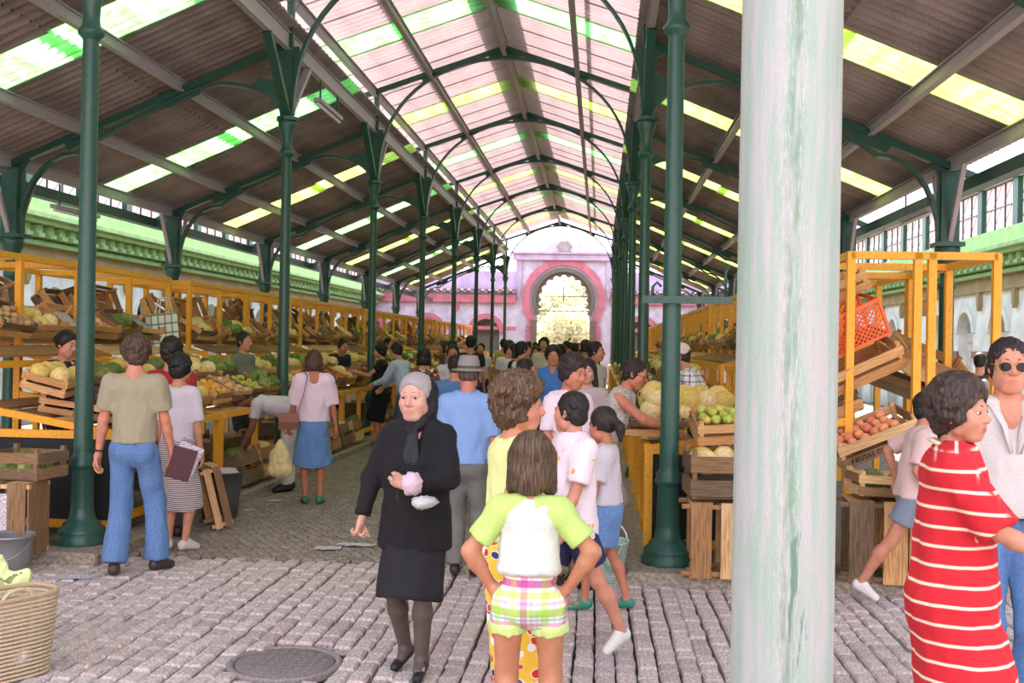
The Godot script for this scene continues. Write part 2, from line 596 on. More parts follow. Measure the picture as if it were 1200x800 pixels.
func sheet_mesh(length: float, waves := 5, pitch := 0.162) -> ArrayMesh:
	var st := mb()
	st.set_smooth_group(0)
	var n := waves * 8
	var w := waves * pitch + 0.05
	for i in n:
		var z0 := -w * 0.5 + w * i / n
		var z1 := -w * 0.5 + w * (i + 1) / n
		var y0 := 0.036 * cos(TAU * z0 / pitch)
		var y1 := 0.036 * cos(TAU * z1 / pitch)
		quad(st, Vector3(0, y0, z0), Vector3(length, y0, z0), Vector3(length, y1, z1), Vector3(0, y1, z1))
	return done(st)

func build_roof():
	var wave := BAY / 6.0
	# aisles: two lengths of sheet down the slope, six widths to a bay, one of them translucent
	var ang := atan(0.42)
	var sl := Vector2(1, 0.42).length()
	var la := 1.95 * sl
	var m_a := sheet_mesh(la)
	var lb := 2.0 * sl
	var m_b := sheet_mesh(lb)
	var nl := 2.52 * Vector2(1, 0.335).length()
	var m_n := sheet_mesh(nl * 0.56)
	var m_n2 := sheet_mesh(nl * 0.5)
	var nang := atan(0.335)
	for s in [-1, 1]:
		var a := struct("roof_left" if s < 0 else "roof_right", "corrugated aisle roof with green translucent strips")
		var nv := struct("roof_nave_left" if s < 0 else "roof_nave_right", "corrugated slope of the raised nave roof with green translucent strips")
		var x0: float = XL if s < 0 else XR
		for b in range(-1, 7):
			for k in 6:
				var z: float = -(Z1 + b * BAY) - (k + 0.5) * wave
				var clear := k == 3 or (b == -1 and k != 0 and k != 4)
				var ms: Material = M.sheet
				var tm: Material = M.milky if b < 0 else M.translucent[(0 if b < 2 else (2 if b % 2 else 1)) if s < 0 else 1]
				var tm2: Material = M.milky if b < 0 else M.translucent[[0, 2, 0, 1, 2, 1, 0, 1, 1][(b + 1) % 9]]
				var rot_a := Basis(Vector3.FORWARD, ang) if s > 0 else Basis(Vector3.UP, PI) * Basis(Vector3.FORWARD, ang)
				var rot_n := Basis(Vector3.FORWARD, nang) if s > 0 else Basis(Vector3.UP, PI) * Basis(Vector3.FORWARD, nang)
				var o := put("translucent_panel" if clear else "sheet", m_a, tm if clear else ms, a)
				o.transform = Transform3D(rot_a, Vector3(x0 - s * 0.12, aisle_h(-0.12) + 0.17, z))
				o = put("translucent_panel" if clear else "sheet", m_b, tm if clear else ms, a)
				o.transform = Transform3D(rot_a, Vector3(x0 + s * 1.68, aisle_h(1.68) + 0.145, z))
				o = put("translucent_panel" if clear else "sheet", m_n, tm2 if clear else M.milky, nv)
				o.transform = Transform3D(rot_n, Vector3(XC + s * 0.02, nave_h(0.02) + 0.17, z))
				o = put("translucent_panel" if clear else "sheet", m_n2, tm2 if clear else M.milky, nv)
				o.transform = Transform3D(rot_n, Vector3(XC + s * 1.36, nave_h(1.36) + 0.145, z))
	# ridge capping
	var cap := struct("roof_ridge", "grey ridge capping of the nave")
	var st := mb()
	abox(st, Vector3(-0.17, 6.70, -22.0), Vector3(0.38, 0.015, 39.0), Basis(Vector3.BACK, 0.33))
	abox(st, Vector3(0.17, 6.70, -22.0), Vector3(0.38, 0.015, 39.0), Basis(Vector3.BACK, -0.33))
	put("capping", done(st), M.sheet, cap, Vector3(XC, 0, 0))
	# lengthwise beams, an I section each
	var lines := [[XC, 6.40, 0.12]]
	for s in [-1, 1]:
		lines.append([XC + s * 1.2, 6.02, 0.12])
		lines.append([XC + s * 2.14, 5.73, 0.12])
		var x0: float = XL if s < 0 else XR
		lines.append([x0, 5.18, 0.2])
		for t in [1.3, 2.54]: lines.append([x0 + s * t, aisle_h(t) + 0.02, 0.12])
		lines.append([x0 + s * 3.44, aisle_h(3.44) - 0.0, 0.14])
	for l in lines:
		st = mb()
		var zc := -(2.59 + 41.6) * 0.5
		var ln := 39.0
		abox(st, Vector3(0, 0, zc), Vector3(0.02, l[2], ln))
		abox(st, Vector3(0, l[2] * 0.5, zc), Vector3(0.075, 0.014, ln))
		abox(st, Vector3(0, -l[2] * 0.5, zc), Vector3(0.075, 0.014, ln))
		var o := struct("roof_beam", "long pale grey steel beam under the roof sheets")
		put("beam", done(st), M.purlin, o, Vector3(l[0], l[1], 0))
	# trusses at every pair of columns
	var nave_parts := nave_truss()
	var aisle_parts := aisle_truss()
	for i in range(-1, 8):
		var z := -Z1 - i * BAY
		var t := struct("roof_truss", "dark green iron arch truss across nave and aisles")
		t.position = Vector3(0, 0, z)
		for p in nave_parts: put(p[0], p[1], M.iron_dark, t, Vector3(XC, 0, 0))
		for s in [-1, 1]:
			for p in aisle_parts:
				var o := put(p[0], p[1], M.iron_dark, t, Vector3(XL if s < 0 else XR, 0, 0))
				if s < 0: o.rotation.y = PI
			# braces along the column line
			var x0: float = XL if s < 0 else XR
			bar("brace", Vector3(x0, 4.3, 0.04), Vector3(x0, 5.06, 0.82), 0.1, 0.06, M.iron_dark, t)
			bar("brace", Vector3(x0, 4.3, -0.04), Vector3(x0, 5.06, -0.82), 0.09, 0.06, M.purlin, t)
	# eaves gutter boards and strip lamps
	for s in [-1, 1]:
		var g := struct("trim_1" if s < 0 else "trim_2", "dark eaves gutter along the aisle")
		st = mb()
		abox(st, Vector3((XL - WA - 0.3) if s < 0 else (XR + WA + 0.3), 3.52, -26.8), Vector3(0.16, 0.14, 38.6))
		put("gutter", done(st), M.iron_dark, g)
	lamp_tube(Vector3(XR + WA + 0.02, 3.28, -13.6), "fluorescent strip lamp under the eaves beside the lattice windows")
	lamp_tube(Vector3(XL - WA - 0.02, 3.28, -13.9), "fluorescent strip lamp under the eaves above the yellow stalls")
	lamp_tube(Vector3(XL, 4.75, -14.2), "fluorescent strip lamp on the nave edge beam")

func lamp_tube(p: Vector3, label: String):
	var o := thing("strip_lamp", label, "lamp", p)
	var st := mb()
	abox(st, Vector3(0, 0.04, 0), Vector3(0.1, 0.05, 1.2))
	put("housing", done(st), M.purlin, o)
	st = mb()
	sweep(st, [Vector3(0, -0.01, -0.58), Vector3(0, -0.01, 0.58)], 0.02, 0.02, Vector3.RIGHT, 10)
	put("tube", done(st), M.lamp, o)
	for q in [-0.45, 0.45]: plank("hanger", Vector3(0, 0.2, q), Vector3(0.02, 0.3, 0.02), M.iron_dark, o)

# outline between a top curve and a bottom curve, with a rounded slot left open in each of the given spans
func nave_truss() -> Array:
	var out := []
	var st := mb()
	for s in [-1, 1]:
		sweep(st, [Vector3(0, nave_h(0.0) - 0.03, 0), Vector3(s * 2.45, nave_h(2.45) - 0.03, 0)], 0.045, 0.035, Vector3.BACK)
	out.append(["rafter", done(st)])
	# arch rib
	var arch := func(t: float) -> Vector3:
		var a := PI * t
		return Vector3(-cos(a) * 2.08, 4.3 + 2.0 * pow(max(sin(a), 0.0), 0.86), 0)
	st = mb()
	var pts := []
	for i in 33: pts.append(arch.call(i / 32.0))
	sweep(st, pts, 0.045, 0.018, Vector3.BACK)
	out.append(["arch", done(st)])
	# web plates: at the ridge, at the purlins and in the two haunches
	st = mb()
	var web := func(x0: float, x1: float):
		var n := 10
		var poly := PackedVector2Array()
		for i in n + 1:
			var x: float = lerp(x0, x1, i / float(n))
			poly.append(Vector2(x, nave_h(abs(x)) - 0.02))
		for i in n + 1:
			var x: float = lerp(x1, x0, i / float(n))
			var yy: float = 4.3 + 2.0 * pow(max(sqrt(1.0 - pow(x / 2.08, 2.0)), 0.0), 0.86)
			poly.append(Vector2(x, yy))
		extrude(st, poly, -0.01, 0.01)
	web.call(-0.26, 0.26)
	for s in [-1, 1]:
		web.call(s * 1.05, s * 1.36)
	for s in [-1, 1]:      # fillets beside the plates, rounding the slots
		for e in [[s * 0.26, s * 0.5], [s * 1.05, s * 0.86], [s * 1.36, s * 1.56]]:
			var x0: float = e[0]
			var x1: float = e[1]
			var poly := PackedVector2Array()
			for i in 7:
				var x: float = lerp(x0, x1, i / 6.0)
				poly.append(Vector2(x, nave_h(abs(x)) - 0.02))
			for i in 7:
				var k := 1.0 - i / 6.0
				var x: float = lerp(x0, x1, k)
				var top := nave_h(abs(x)) - 0.04
				var low: float = 4.3 + 2.0 * pow(sqrt(1.0 - pow(x0 / 2.08, 2.0)), 0.86)
				poly.append(Vector2(x, lerp(top - (top - low) * 0.5, top, sqrt(1.0 - pow(1.0 - k, 2.0)))))
			extrude(st, poly, -0.01, 0.01)
	out.append(["gusset", done(st)])
	st = mb()
	for s in [-1, 1]:
		# haunch: post beside the column and the web between post and arch, open in an egg shaped slot
		abox(st, Vector3(s * 2.12, 5.02, 0), Vector3(0.08, 1.5, 0.07))
		var poly := PackedVector2Array()
		for y in [4.3, 4.5, 4.75, 5.0, 5.12]: poly.append(Vector2(s * 2.1, y))
		for y in [5.12, 5.0, 4.75, 4.5, 4.3]:
			var q: float = pow((y - 4.3) / 2.0, 1.0 / 0.86)
			poly.append(Vector2(s * (2.08 * sqrt(1.0 - q * q) - (0.0 if y < 5.05 else -0.06)), y))
		extrude(st, poly, -0.01, 0.01)
		# upper corner fillet below the rafter
		var c := PackedVector2Array([Vector2(s * 2.1, 5.75), Vector2(s * 2.1, 5.36)])
		for i in 7:
			var a := PI * 0.5 * i / 6.0
			c.append(Vector2(s * (2.1 - 0.42 * (1.0 - cos(a))), 5.38 + 0.42 * sin(a) + 0.03 * i / 6.0))
		extrude(st, c, -0.01, 0.01)
	out.append(["haunch", done(st)])
	st = mb()
	for s in [-1, 1]:
		for k in 9:
			var y := 4.4 + k * 0.13
			var q: float = pow((y - 4.3) / 2.0, 1.0 / 0.86)
			abox(st, Vector3(s * (2.08 * sqrt(1.0 - q * q) - 0.01), y, 0.03), Vector3(0.03, 0.024, 0.06))
	out.append(["rivet_strip", done(st)])
	return out

func aisle_truss() -> Array:
	var out := []
	var st := mb()
	sweep(st, [Vector3(0, aisle_h(0) - 0.02, 0), Vector3(3.75, aisle_h(3.75) - 0.02, 0)], 0.045, 0.04, Vector3.BACK)
	out.append(["rafter", done(st)])
	var chord := []
	for i in 9:
		var a := PI * 0.5 * i / 8.0
		chord.append(Vector3(0.06 + 0.78 * (1.0 - cos(a)), 4.28 + 0.40 * sin(a), 0))
	chord.append(Vector3(1.1, 4.61, 0))
	chord.append(Vector3(1.3, 4.53, 0))
	chord.append(Vector3(2.0, 4.20, 0))
	chord.append(Vector3(2.45, 3.96, 0))
	for i in 8:
		var a := PI * 0.5 * i / 7.0
		chord.append(Vector3(2.62 + 0.70 * sin(a), 3.84 - 0.95 * (1.0 - cos(a)), 0))
	st = mb()
	sweep(st, chord, 0.045, 0.02, Vector3.BACK)
	out.append(["chord", done(st)])
	st = mb()
	for e in [[1.1, 1.5, 0.08], [2.34, 2.72, 0.08]]:
		var poly := PackedVector2Array()
		for i in 5:
			var t: float = lerp(e[0] - e[2], e[1] + e[2], i / 4.0)
			poly.append(Vector2(t, aisle_h(t) - 0.02))
		poly.append(Vector2(e[1], aisle_h(e[1]) - 0.16))
		poly.append(Vector2(e[0], aisle_h(e[0]) - 0.16))
		extrude(st, poly, -0.012, 0.012)
	out.append(["gusset", done(st)])
	st = mb()
	# web beside the inner column with its round hole, and the bracket web at the eaves post
	var p1 := PackedVector2Array([Vector2(0.02, 4.28), Vector2(0.07, 4.28), Vector2(0.1, 4.44), Vector2(0.24, 4.56), Vector2(0.5, 4.64), Vector2(0.34, 4.74), Vector2(0.2, 4.72), Vector2(0.1, 4.78), Vector2(0.07, 4.86), Vector2(0.1, 4.95), Vector2(0.2, 5.01), Vector2(0.5, 4.92), Vector2(0.42, 5.0), Vector2(0.02, 5.16)])
	extrude(st, p1, -0.012, 0.012)
	var p2 := PackedVector2Array([Vector2(2.72, aisle_h(2.72) - 0.03)])
	for i in 9:
		var a := PI * 0.5 * i / 8.0
		p2.append(Vector2(2.95 + 0.36 * sin(a), 3.88 - 0.32 * (1.0 - cos(a)) - 0.05 * i / 8.0))
	p2.append(Vector2(3.34, 3.3))
	p2.append(Vector2(3.42, 3.3))
	p2.append(Vector2(3.42, aisle_h(3.42) - 0.02))
	extrude(st, p2, -0.012, 0.012)
	var p3 := PackedVector2Array([Vector2(3.42, 2.86), Vector2(3.42, 3.2), Vector2(3.24, 3.26)])
	for i in range(5, 8):
		var a := PI * 0.5 * i / 7.0
		p3.append(Vector2(2.62 + 0.70 * sin(a), 3.84 - 0.95 * (1.0 - cos(a))))
	extrude(st, p3, -0.012, 0.012)
	out.append(["web", done(st)])
	return out
# ---------------------------------------------------------------- outer walls
func arch_poly(w: float, spring: float, n := 14) -> PackedVector2Array:
	var p := PackedVector2Array([Vector2(-w, 0)])
	for i in n + 1:
		var a := PI - PI * i / n
		p.append(Vector2(cos(a) * w, spring + sin(a) * w))
	p.append(Vector2(w, 0))
	return p

# a wall face with a row of arched openings cut through, in local x (length) and y
func wall_with_arches(L: float, H: float, step: float, w: float, sill: float, spring: float, t: float) -> ArrayMesh:
	var st := mb()
	var n := int(L / step)
	for i in n:
		var c := (i + 0.5) * step
		var h := step * 0.5
		# left and right pier, sill block and the spandrel over the arch
		extrude(st, PackedVector2Array([Vector2(c - h, 0), Vector2(c - w, 0), Vector2(c - w, spring), Vector2(c - h, spring)]), 0, t)
		extrude(st, PackedVector2Array([Vector2(c + w, 0), Vector2(c + h, 0), Vector2(c + h, spring), Vector2(c + w, spring)]), 0, t)
		if sill > 0.0: extrude(st, PackedVector2Array([Vector2(c - w, 0), Vector2(c + w, 0), Vector2(c + w, sill), Vector2(c - w, sill)]), 0, t)
		var p := PackedVector2Array([Vector2(c - h, spring)])
		for k in 13:
			var a := PI - PI * k / 12.0
			p.append(Vector2(c + cos(a) * w, spring + sin(a) * w))
		p.append_array([Vector2(c + h, spring), Vector2(c + h, H), Vector2(c - h, H)])
		extrude(st, p, 0, t)
	return done(st)

func build_walls():
	for s in [-1, 1]:
		var X: float = -10.3 if s < 0 else 8.4
		var w := struct("wall_left" if s < 0 else "wall_right", "white and green outer wall with arched openings, cornice and lattice windows")
		# local x runs along the hall away from the street
		w.transform = Transform3D(Basis(Vector3(0, 0, -1), Vector3.UP, Vector3(1, 0, 0)) if s < 0 else Basis(Vector3(0, 0, 1), Vector3.UP, Vector3(-1, 0, 0)), Vector3(X, 0, 0.0 if s < 0 else -52.0))
		var L := 52.0
		put("wall_face", wall_with_arches(L, 3.2, 2.0, 0.5, 0.0, 2.05, 0.3), M.wall, w, Vector3(0, 0, -0.3))
		var st := mb()
		abox(st, Vector3(L * 0.5, 1.6, -1.1), Vector3(L, 3.2, 0.1))
		put("inner_wall", done(st), M.wall, w)
		# dado band, impost band, arch mouldings
		st = mb()
		for i in 26:
			var c := (i + 0.5) * 2.0
			abox(st, Vector3(c + 1.0, 1.55, 0.01), Vector3(1.0, 0.16, 0.06))
		put("dado_band", done(st), mat(rgb(150, 112, 104), 0.9, M.t_mottle, 1.0), w)
		var ring := mb()
		var rp := PackedVector2Array()
		for k in 15:
			var a := PI - PI * k / 14.0
			rp.append(Vector2(cos(a) * 0.62, sin(a) * 0.62))
		for k in 15:
			var a := PI * k / 14.0
			rp.append(Vector2(cos(a) * 0.48, sin(a) * 0.48))
		extrude(ring, rp, -0.02, 0.05)
		var rm := done(ring)
		for i in 26: put("arch_moulding", rm, M.wall, w, Vector3((i + 0.5) * 2.0, 2.05, 0))
		# panels closing the openings: shutters and doors in grey brown
		var pm := mb()
		abox(pm, Vector3(0, 1.0, 0), Vector3(1.0, 2.0, 0.05))
		for q in 9: abox(pm, Vector3(0, 0.2 + q * 0.2, 0.03), Vector3(0.8, 0.03, 0.03))
		var pmm := done(pm)
		for i in 26: put("shutter", pmm, M.dark_opening, w, Vector3((i + 0.5) * 2.0, 0.05, -0.22))
		st = mb()
		abox(st, Vector3(L * 0.5, 3.08, 0.04), Vector3(L, 0.3, 0.12))
		put("frieze", done(st), M.band, w)
		st = mb()
		abox(st, Vector3(L * 0.5, 3.27, 0.12), Vector3(L, 0.07, 0.3))
		abox(st, Vector3(L * 0.5, 3.62, 0.26), Vector3(L, 0.08, 0.6))
		abox(st, Vector3(L * 0.5, 3.70, 0.32), Vector3(L, 0.08, 0.72))
		abox(st, Vector3(L * 0.5, 3.78, 0.24), Vector3(L, 0.08, 0.56))
		abox(st, Vector3(L * 0.5, 3.46, 0.03), Vector3(L, 0.36, 0.12))
		put("cornice", done(st), M.cornice, w)
		var dent := mb()
		abox(dent, Vector3(0, 0, 0), Vector3(0.2, 0.2, 0.3))
		abox(dent, Vector3(0, -0.07, 0.17), Vector3(0.2, 0.07, 0.06))
		var dm := done(dent)
		for i in 130: put("dentil", dm, M.cornice, w, Vector3(i * 0.4 + 0.2, 3.46, 0.24))
		# hanging corbels under the frieze
		var cb := mb()
		extrude(cb, PackedVector2Array([Vector2(-0.07, 0), Vector2(0.07, 0), Vector2(0.07, -0.3), Vector2(0.0, -0.42), Vector2(-0.07, -0.3)]), 0, 0.1)
		var cm := done(cb)
		for i in 26: put("corbel", cm, M.band, w, Vector3(i * 2.0, 2.94, 0))
		st = mb()
		abox(st, Vector3(L * 0.5, 4.0, 0.05), Vector3(L, 0.38, 0.2))
		put("parapet", done(st), M.cornice, w)
		# lattice windows over the parapet
		var fm := mb()
		var gm := mb()
		abox(gm, Vector3(0, 0.48, 0), Vector3(1.7, 0.96, 0.012))
		for k in 4: abox(fm, Vector3(-0.84 + k * 0.56, 0.48, 0), Vector3(0.022, 0.98, 0.04))
		for k in 3: abox(fm, Vector3(0, k * 0.48, 0), Vector3(1.7, 0.022, 0.04))
		for k in 3:
			for j in 2:
				abox(fm, Vector3(-0.56 + k * 0.56, 0.24 + j * 0.48, 0.05), Vector3(0.01, 0.6, 0.01), Basis(Vector3.BACK, -0.78))
		var fmm := done(fm)
		var gmm := done(gm)
		for i in 26:
			put("window_frame", fmm, M.iron_dark, w, Vector3(i * 2.0 + 1.0, 4.2, 0))
			put("window_pane", gmm, mat_pane(), w, Vector3(i * 2.0 + 1.0, 4.2, -0.02))
			plank("window_pier", Vector3(i * 2.0, 4.68, 0), Vector3(0.26, 1.0, 0.16), M.iron, w)
		st = mb()
		abox(st, Vector3(L * 0.5, 5.3, 0.05), Vector3(L, 0.24, 0.3))
		abox(st, Vector3(L * 0.5, 2.05, -2.4), Vector3(L, 4.1, 0.1))
		abox(st, Vector3(L * 0.5, 4.12, -1.2), Vector3(L, 0.06, 2.4))
		put("back_block", done(st), M.wall_pale, w)
	# hanging wall lamp on a bracket, on the crate side
	var o := thing("wall_lamp", "dark iron bracket lamp on the outer wall beside the arches", "lamp", Vector3(8.12, 2.25, -14.7))
	var st2 := mb()
	sweep(st2, [Vector3(0.25, 0.35, 0), Vector3(-0.25, 0.38, 0), Vector3(-0.3, 0.3, 0)], 0.02, 0.02, Vector3.BACK, 6)
	sweep(st2, [Vector3(0.25, 0.0, 0), Vector3(-0.2, 0.36, 0)], 0.012, 0.012, Vector3.BACK, 6)
	put("bracket", done(st2), M.black, o)
	st2 = mb()
	lathe(st2, [Vector2(0.02, 0.3), Vector2(0.05, 0.22), Vector2(0.16, 0.1), Vector2(0.16, 0.08), Vector2(0.0, 0.12)], 16, Vector3(-0.3, 0, 0))
	put("shade", done(st2), M.black, o)

var pane_material: StandardMaterial3D
func mat_pane() -> StandardMaterial3D:
	if pane_material == null:
		pane_material = mat(rgb(250, 226, 226), 0.3)
		pane_material.backlight_enabled = true
		pane_material.backlight = Color(1, 0.9, 0.9)
	return pane_material

# ---------------------------------------------------------------- the gate wall at the far end
func ring_poly(r0: float, r1: float, a0: float, a1: float, n: int) -> PackedVector2Array:
	var p := PackedVector2Array()
	for i in n + 1:
		var a: float = lerp(a0, a1, i / float(n))
		p.append(Vector2(cos(a), sin(a)) * r1)
	for i in n + 1:
		var a: float = lerp(a1, a0, i / float(n))
		p.append(Vector2(cos(a), sin(a)) * r0)
	return p

func build_far_gate():
	var Z := -46.6
	var w := struct("wall_far", "pale lilac end wall with rose bands and a horseshoe gate")
	w.position = Vector3(XC, 0, Z)
	# side walls with round headed windows
	for s in [-1, 1]:
		var L := 8.0
		var side := put("side_wall", wall_with_arches(L, 4.0, 2.66, 0.62, 0.9, 2.1, 0.4), M.wall_pale, w, Vector3(2.1 if s > 0 else -2.1 - L, 0, -0.4))
		var st := mb()
		abox(st, Vector3(0, 3.72, 0.1), Vector3(L, 0.34, 0.2))
		put("rose_band", done(st), M.pink, w, Vector3(s * (2.1 + L * 0.5), -0.1, 0))
		st = mb()
		abox(st, Vector3(0, 4.1, 0.2), Vector3(L, 0.14, 0.5))
		for k in 26: abox(st, Vector3(-L * 0.5 + 0.15 + k * 0.31, 3.96, 0.16), Vector3(0.15, 0.14, 0.3))
		abox(st, Vector3(0, 4.5, -0.1), Vector3(L, 0.7, 0.3))
		put("cornice", done(st), M.lilac, w, Vector3(s * (2.1 + L * 0.5), 0, 0))
		st = mb()
		abox(st, Vector3(0, 0, 0.02), Vector3(L, 0.16, 0.1))
		put("rose_band", done(st), M.pink, w, Vector3(s * (2.1 + L * 0.5), 2.32 - 0.0, -0.02)).scale = Vector3(1, 1, 0.6)
		var rm := mb()
		extrude(rm, ring_poly(0.62, 0.86, 0.0, PI, 16), 0.0, 0.1)
		var rmm := done(rm)
		st = mb()
		abox(st, Vector3(0, 1.5, -0.25), Vector3(1.3, 2.6, 0.04))
		var gm := done(st)
		var cb := mb()
		extrude(cb, PackedVector2Array([Vector2(-0.12, 0), Vector2(0.12, 0), Vector2(0.08, -0.3), Vector2(0.0, -0.45), Vector2(-0.08, -0.3)]), 0, 0.12)
		var cm := done(cb)
		for i in 3:
			var x: float = s * (2.1 + 1.33 + i * 2.66)
			put("arch_moulding", rmm, M.pink, w, Vector3(x, 2.1, 0))
			put("window_panel", gm, M.stone, w, Vector3(x, 0, 0))
			put("corbel", cm, M.pink, w, Vector3(x + s * 1.33, 3.45, 0))
	# gate block
	var st := mb()
	var cy := 3.62       # centre of the horseshoe, above the floor
	var H := 5.6
	# left and right of the arch, following a 1.38 m circle that narrows to the jambs
	for s in [-1, 1]:
		var p := PackedVector2Array([Vector2(s * 2.12, 0), Vector2(s * 2.12, H), Vector2(0, H), Vector2(0, cy + 1.38)])
		for i in 15:
			var a := PI * 0.5 - (PI * 0.5 + 0.62) * i / 14.0
			p.append(Vector2(s * cos(a) * 1.38, cy + sin(a) * 1.38))
		p.append(Vector2(s * 1.2, 2.6))
		p.append(Vector2(s * 1.25, 0))
		extrude(st, p, -0.5, 0)
	put("gate_face", done(st), M.wall_pale, w)
	st = mb()
	extrude(st, PackedVector2Array([Vector2(-2.3, 5.62), Vector2(2.3, 5.62), Vector2(0, 6.35)]), -0.45, 0.02)
	put("gable", done(st), M.wall_pale, w)
	st = mb()
	extrude(st, ring_poly(1.5, 1.84, -0.75, PI + 0.75, 40), 0, 0.1)
	for s in [-1, 1]:
		var e := PackedVector2Array()
		for i in 9: e.append(Vector2(s * (1.78 + (0.08 if i % 2 else -0.02)), 2.6 - i * 0.11 + 0.1))
		e.append_array([Vector2(s * 1.55, 1.7), Vector2(s * 1.2, 1.9), Vector2(s * 1.18, 2.5)])
		extrude(st, e, 0, 0.1)
	put("rose_archivolt", done(st), M.pink, w, Vector3(0, 0, 0)).position.y = 0.0
	w.get_node("rose_archivolt").mesh = shift_ring(cy)
	st = mb()
	extrude(st, ring_poly(1.22, 1.42, -0.55, PI + 0.55, 36), 0.0, 0.16)
	var fr := put("stone_archivolt", done(st), M.stone, w, Vector3(0, cy, 0))
	st = mb()
	for s in [-1, 1]: abox(st, Vector3(s * 1.3, 1.35, 0.05), Vector3(0.26, 2.7, 0.3))
	put("jamb", done(st), M.stone, w)
	# dark scalloped lining and the iron grille
	st = mb()
	var sc := PackedVector2Array()
	for i in 41:
		var a: float = lerp(-0.35, PI + 0.35, i / 40.0)
		sc.append(Vector2(cos(a), sin(a)) * 1.27)
	for i in 91:
		var a: float = lerp(PI + 0.35, -0.35, i / 90.0)
		sc.append(Vector2(cos(a), sin(a)) * (0.98 + 0.13 * abs(sin(i * PI * 11.0 / 90.0))))
	extrude(st, sc, -0.1, 0.0)
	for s in [-1, 1]: abox(st, Vector3(s * 1.15, -0.5, -0.05), Vector3(0.3, 0.06, 0.1))
	put("scalloped_lining", done(st), M.stone, w, Vector3(0, cy, 0))
	st = mb()
	abox(st, Vector3(0, 0.5, 0), Vector3(0.035, 1.2, 0.03))
	abox(st, Vector3(0, 0.15, 0), Vector3(2.2, 0.03, 0.03))
	abox(st, Vector3(0, -0.5, 0), Vector3(2.2, 0.03, 0.03))
	put("grille", done(st), M.black, w, Vector3(0, cy, -0.05))
	st = mb()
	abox(st, Vector3(0, 5.5, 0.1), Vector3(4.5, 0.28, 0.3))
	abox(st, Vector3(0, 5.67, 0.15), Vector3(4.7, 0.08, 0.45))
	for s in [-1, 1]:
		abox(st, Vector3(s * 2.0, 4.7, 0.06), Vector3(0.24, 1.4, 0.14))
		extrude(st, PackedVector2Array([Vector2(s * 2.0 - 0.1, 4.0), Vector2(s * 2.0 + 0.1, 4.0), Vector2(s * 2.0, 3.62)]), 0, 0.14)
	put("entablature", done(st), M.lilac, w)
	st = mb()
	extrude(st, PackedVector2Array([Vector2(-0.3, 5.75), Vector2(0.3, 5.75), Vector2(0.2, 5.92), Vector2(0.34, 5.98), Vector2(0.26, 6.12), Vector2(0.14, 6.2), Vector2(-0.14, 6.2), Vector2(-0.26, 6.12), Vector2(-0.34, 5.98), Vector2(-0.2, 5.92)]), 0, 0.14)
	put("keystone_crest", done(st), mat(rgb(178, 158, 150), 0.9, M.t_mottle, 1.0), w)

func shift_ring(cy: float) -> ArrayMesh:
	var st := mb()
	var xf := Transform3D(Basis(), Vector3(0, cy, 0))
	extrude(st, ring_poly(1.52, 1.84, -0.7, PI + 0.7, 40), 0, 0.1, xf)
	for s in [-1, 1]:
		var e := PackedVector2Array([Vector2(s * 1.18, cy - 1.0), Vector2(s * 1.4, cy - 1.18)])
		for i in 9: e.append(Vector2(s * (1.62 + (0.07 if i % 2 else -0.03)) , cy - 1.12 - i * 0.1))
		e.append(Vector2(s * 1.3, cy - 1.95))
		extrude(st, e, 0, 0.1)
	return done(st)

# the street front of the hall, behind the viewer: a plain gate block with a wide arch
func build_street_front():
	var w := struct("wall_front", "rose and white street front with a wide arch")
	w.position = Vector3(XC, 0, 7.0)
	var st := mb()
	for s in [-1, 1]:
		var p := PackedVector2Array([Vector2(s * 14.0, 0), Vector2(s * 14.0, 5.4), Vector2(0, 7.2), Vector2(0, 4.6)])
		for i in 13:
			var a := PI * 0.5 * (1.0 - i / 12.0)
			p.append(Vector2(s * cos(a) * 1.8, 2.8 + sin(a) * 1.8))
		p.append(Vector2(s * 1.8, 0))
		extrude(st, p, 0.0, 0.6)
	put("wall_face", done(st), M.wall_pale, w)
	st = mb()
	abox(st, Vector3(0, 5.2, -0.1), Vector3(28.0, 0.3, 0.4))
	put("cornice", done(st), M.pink, w)

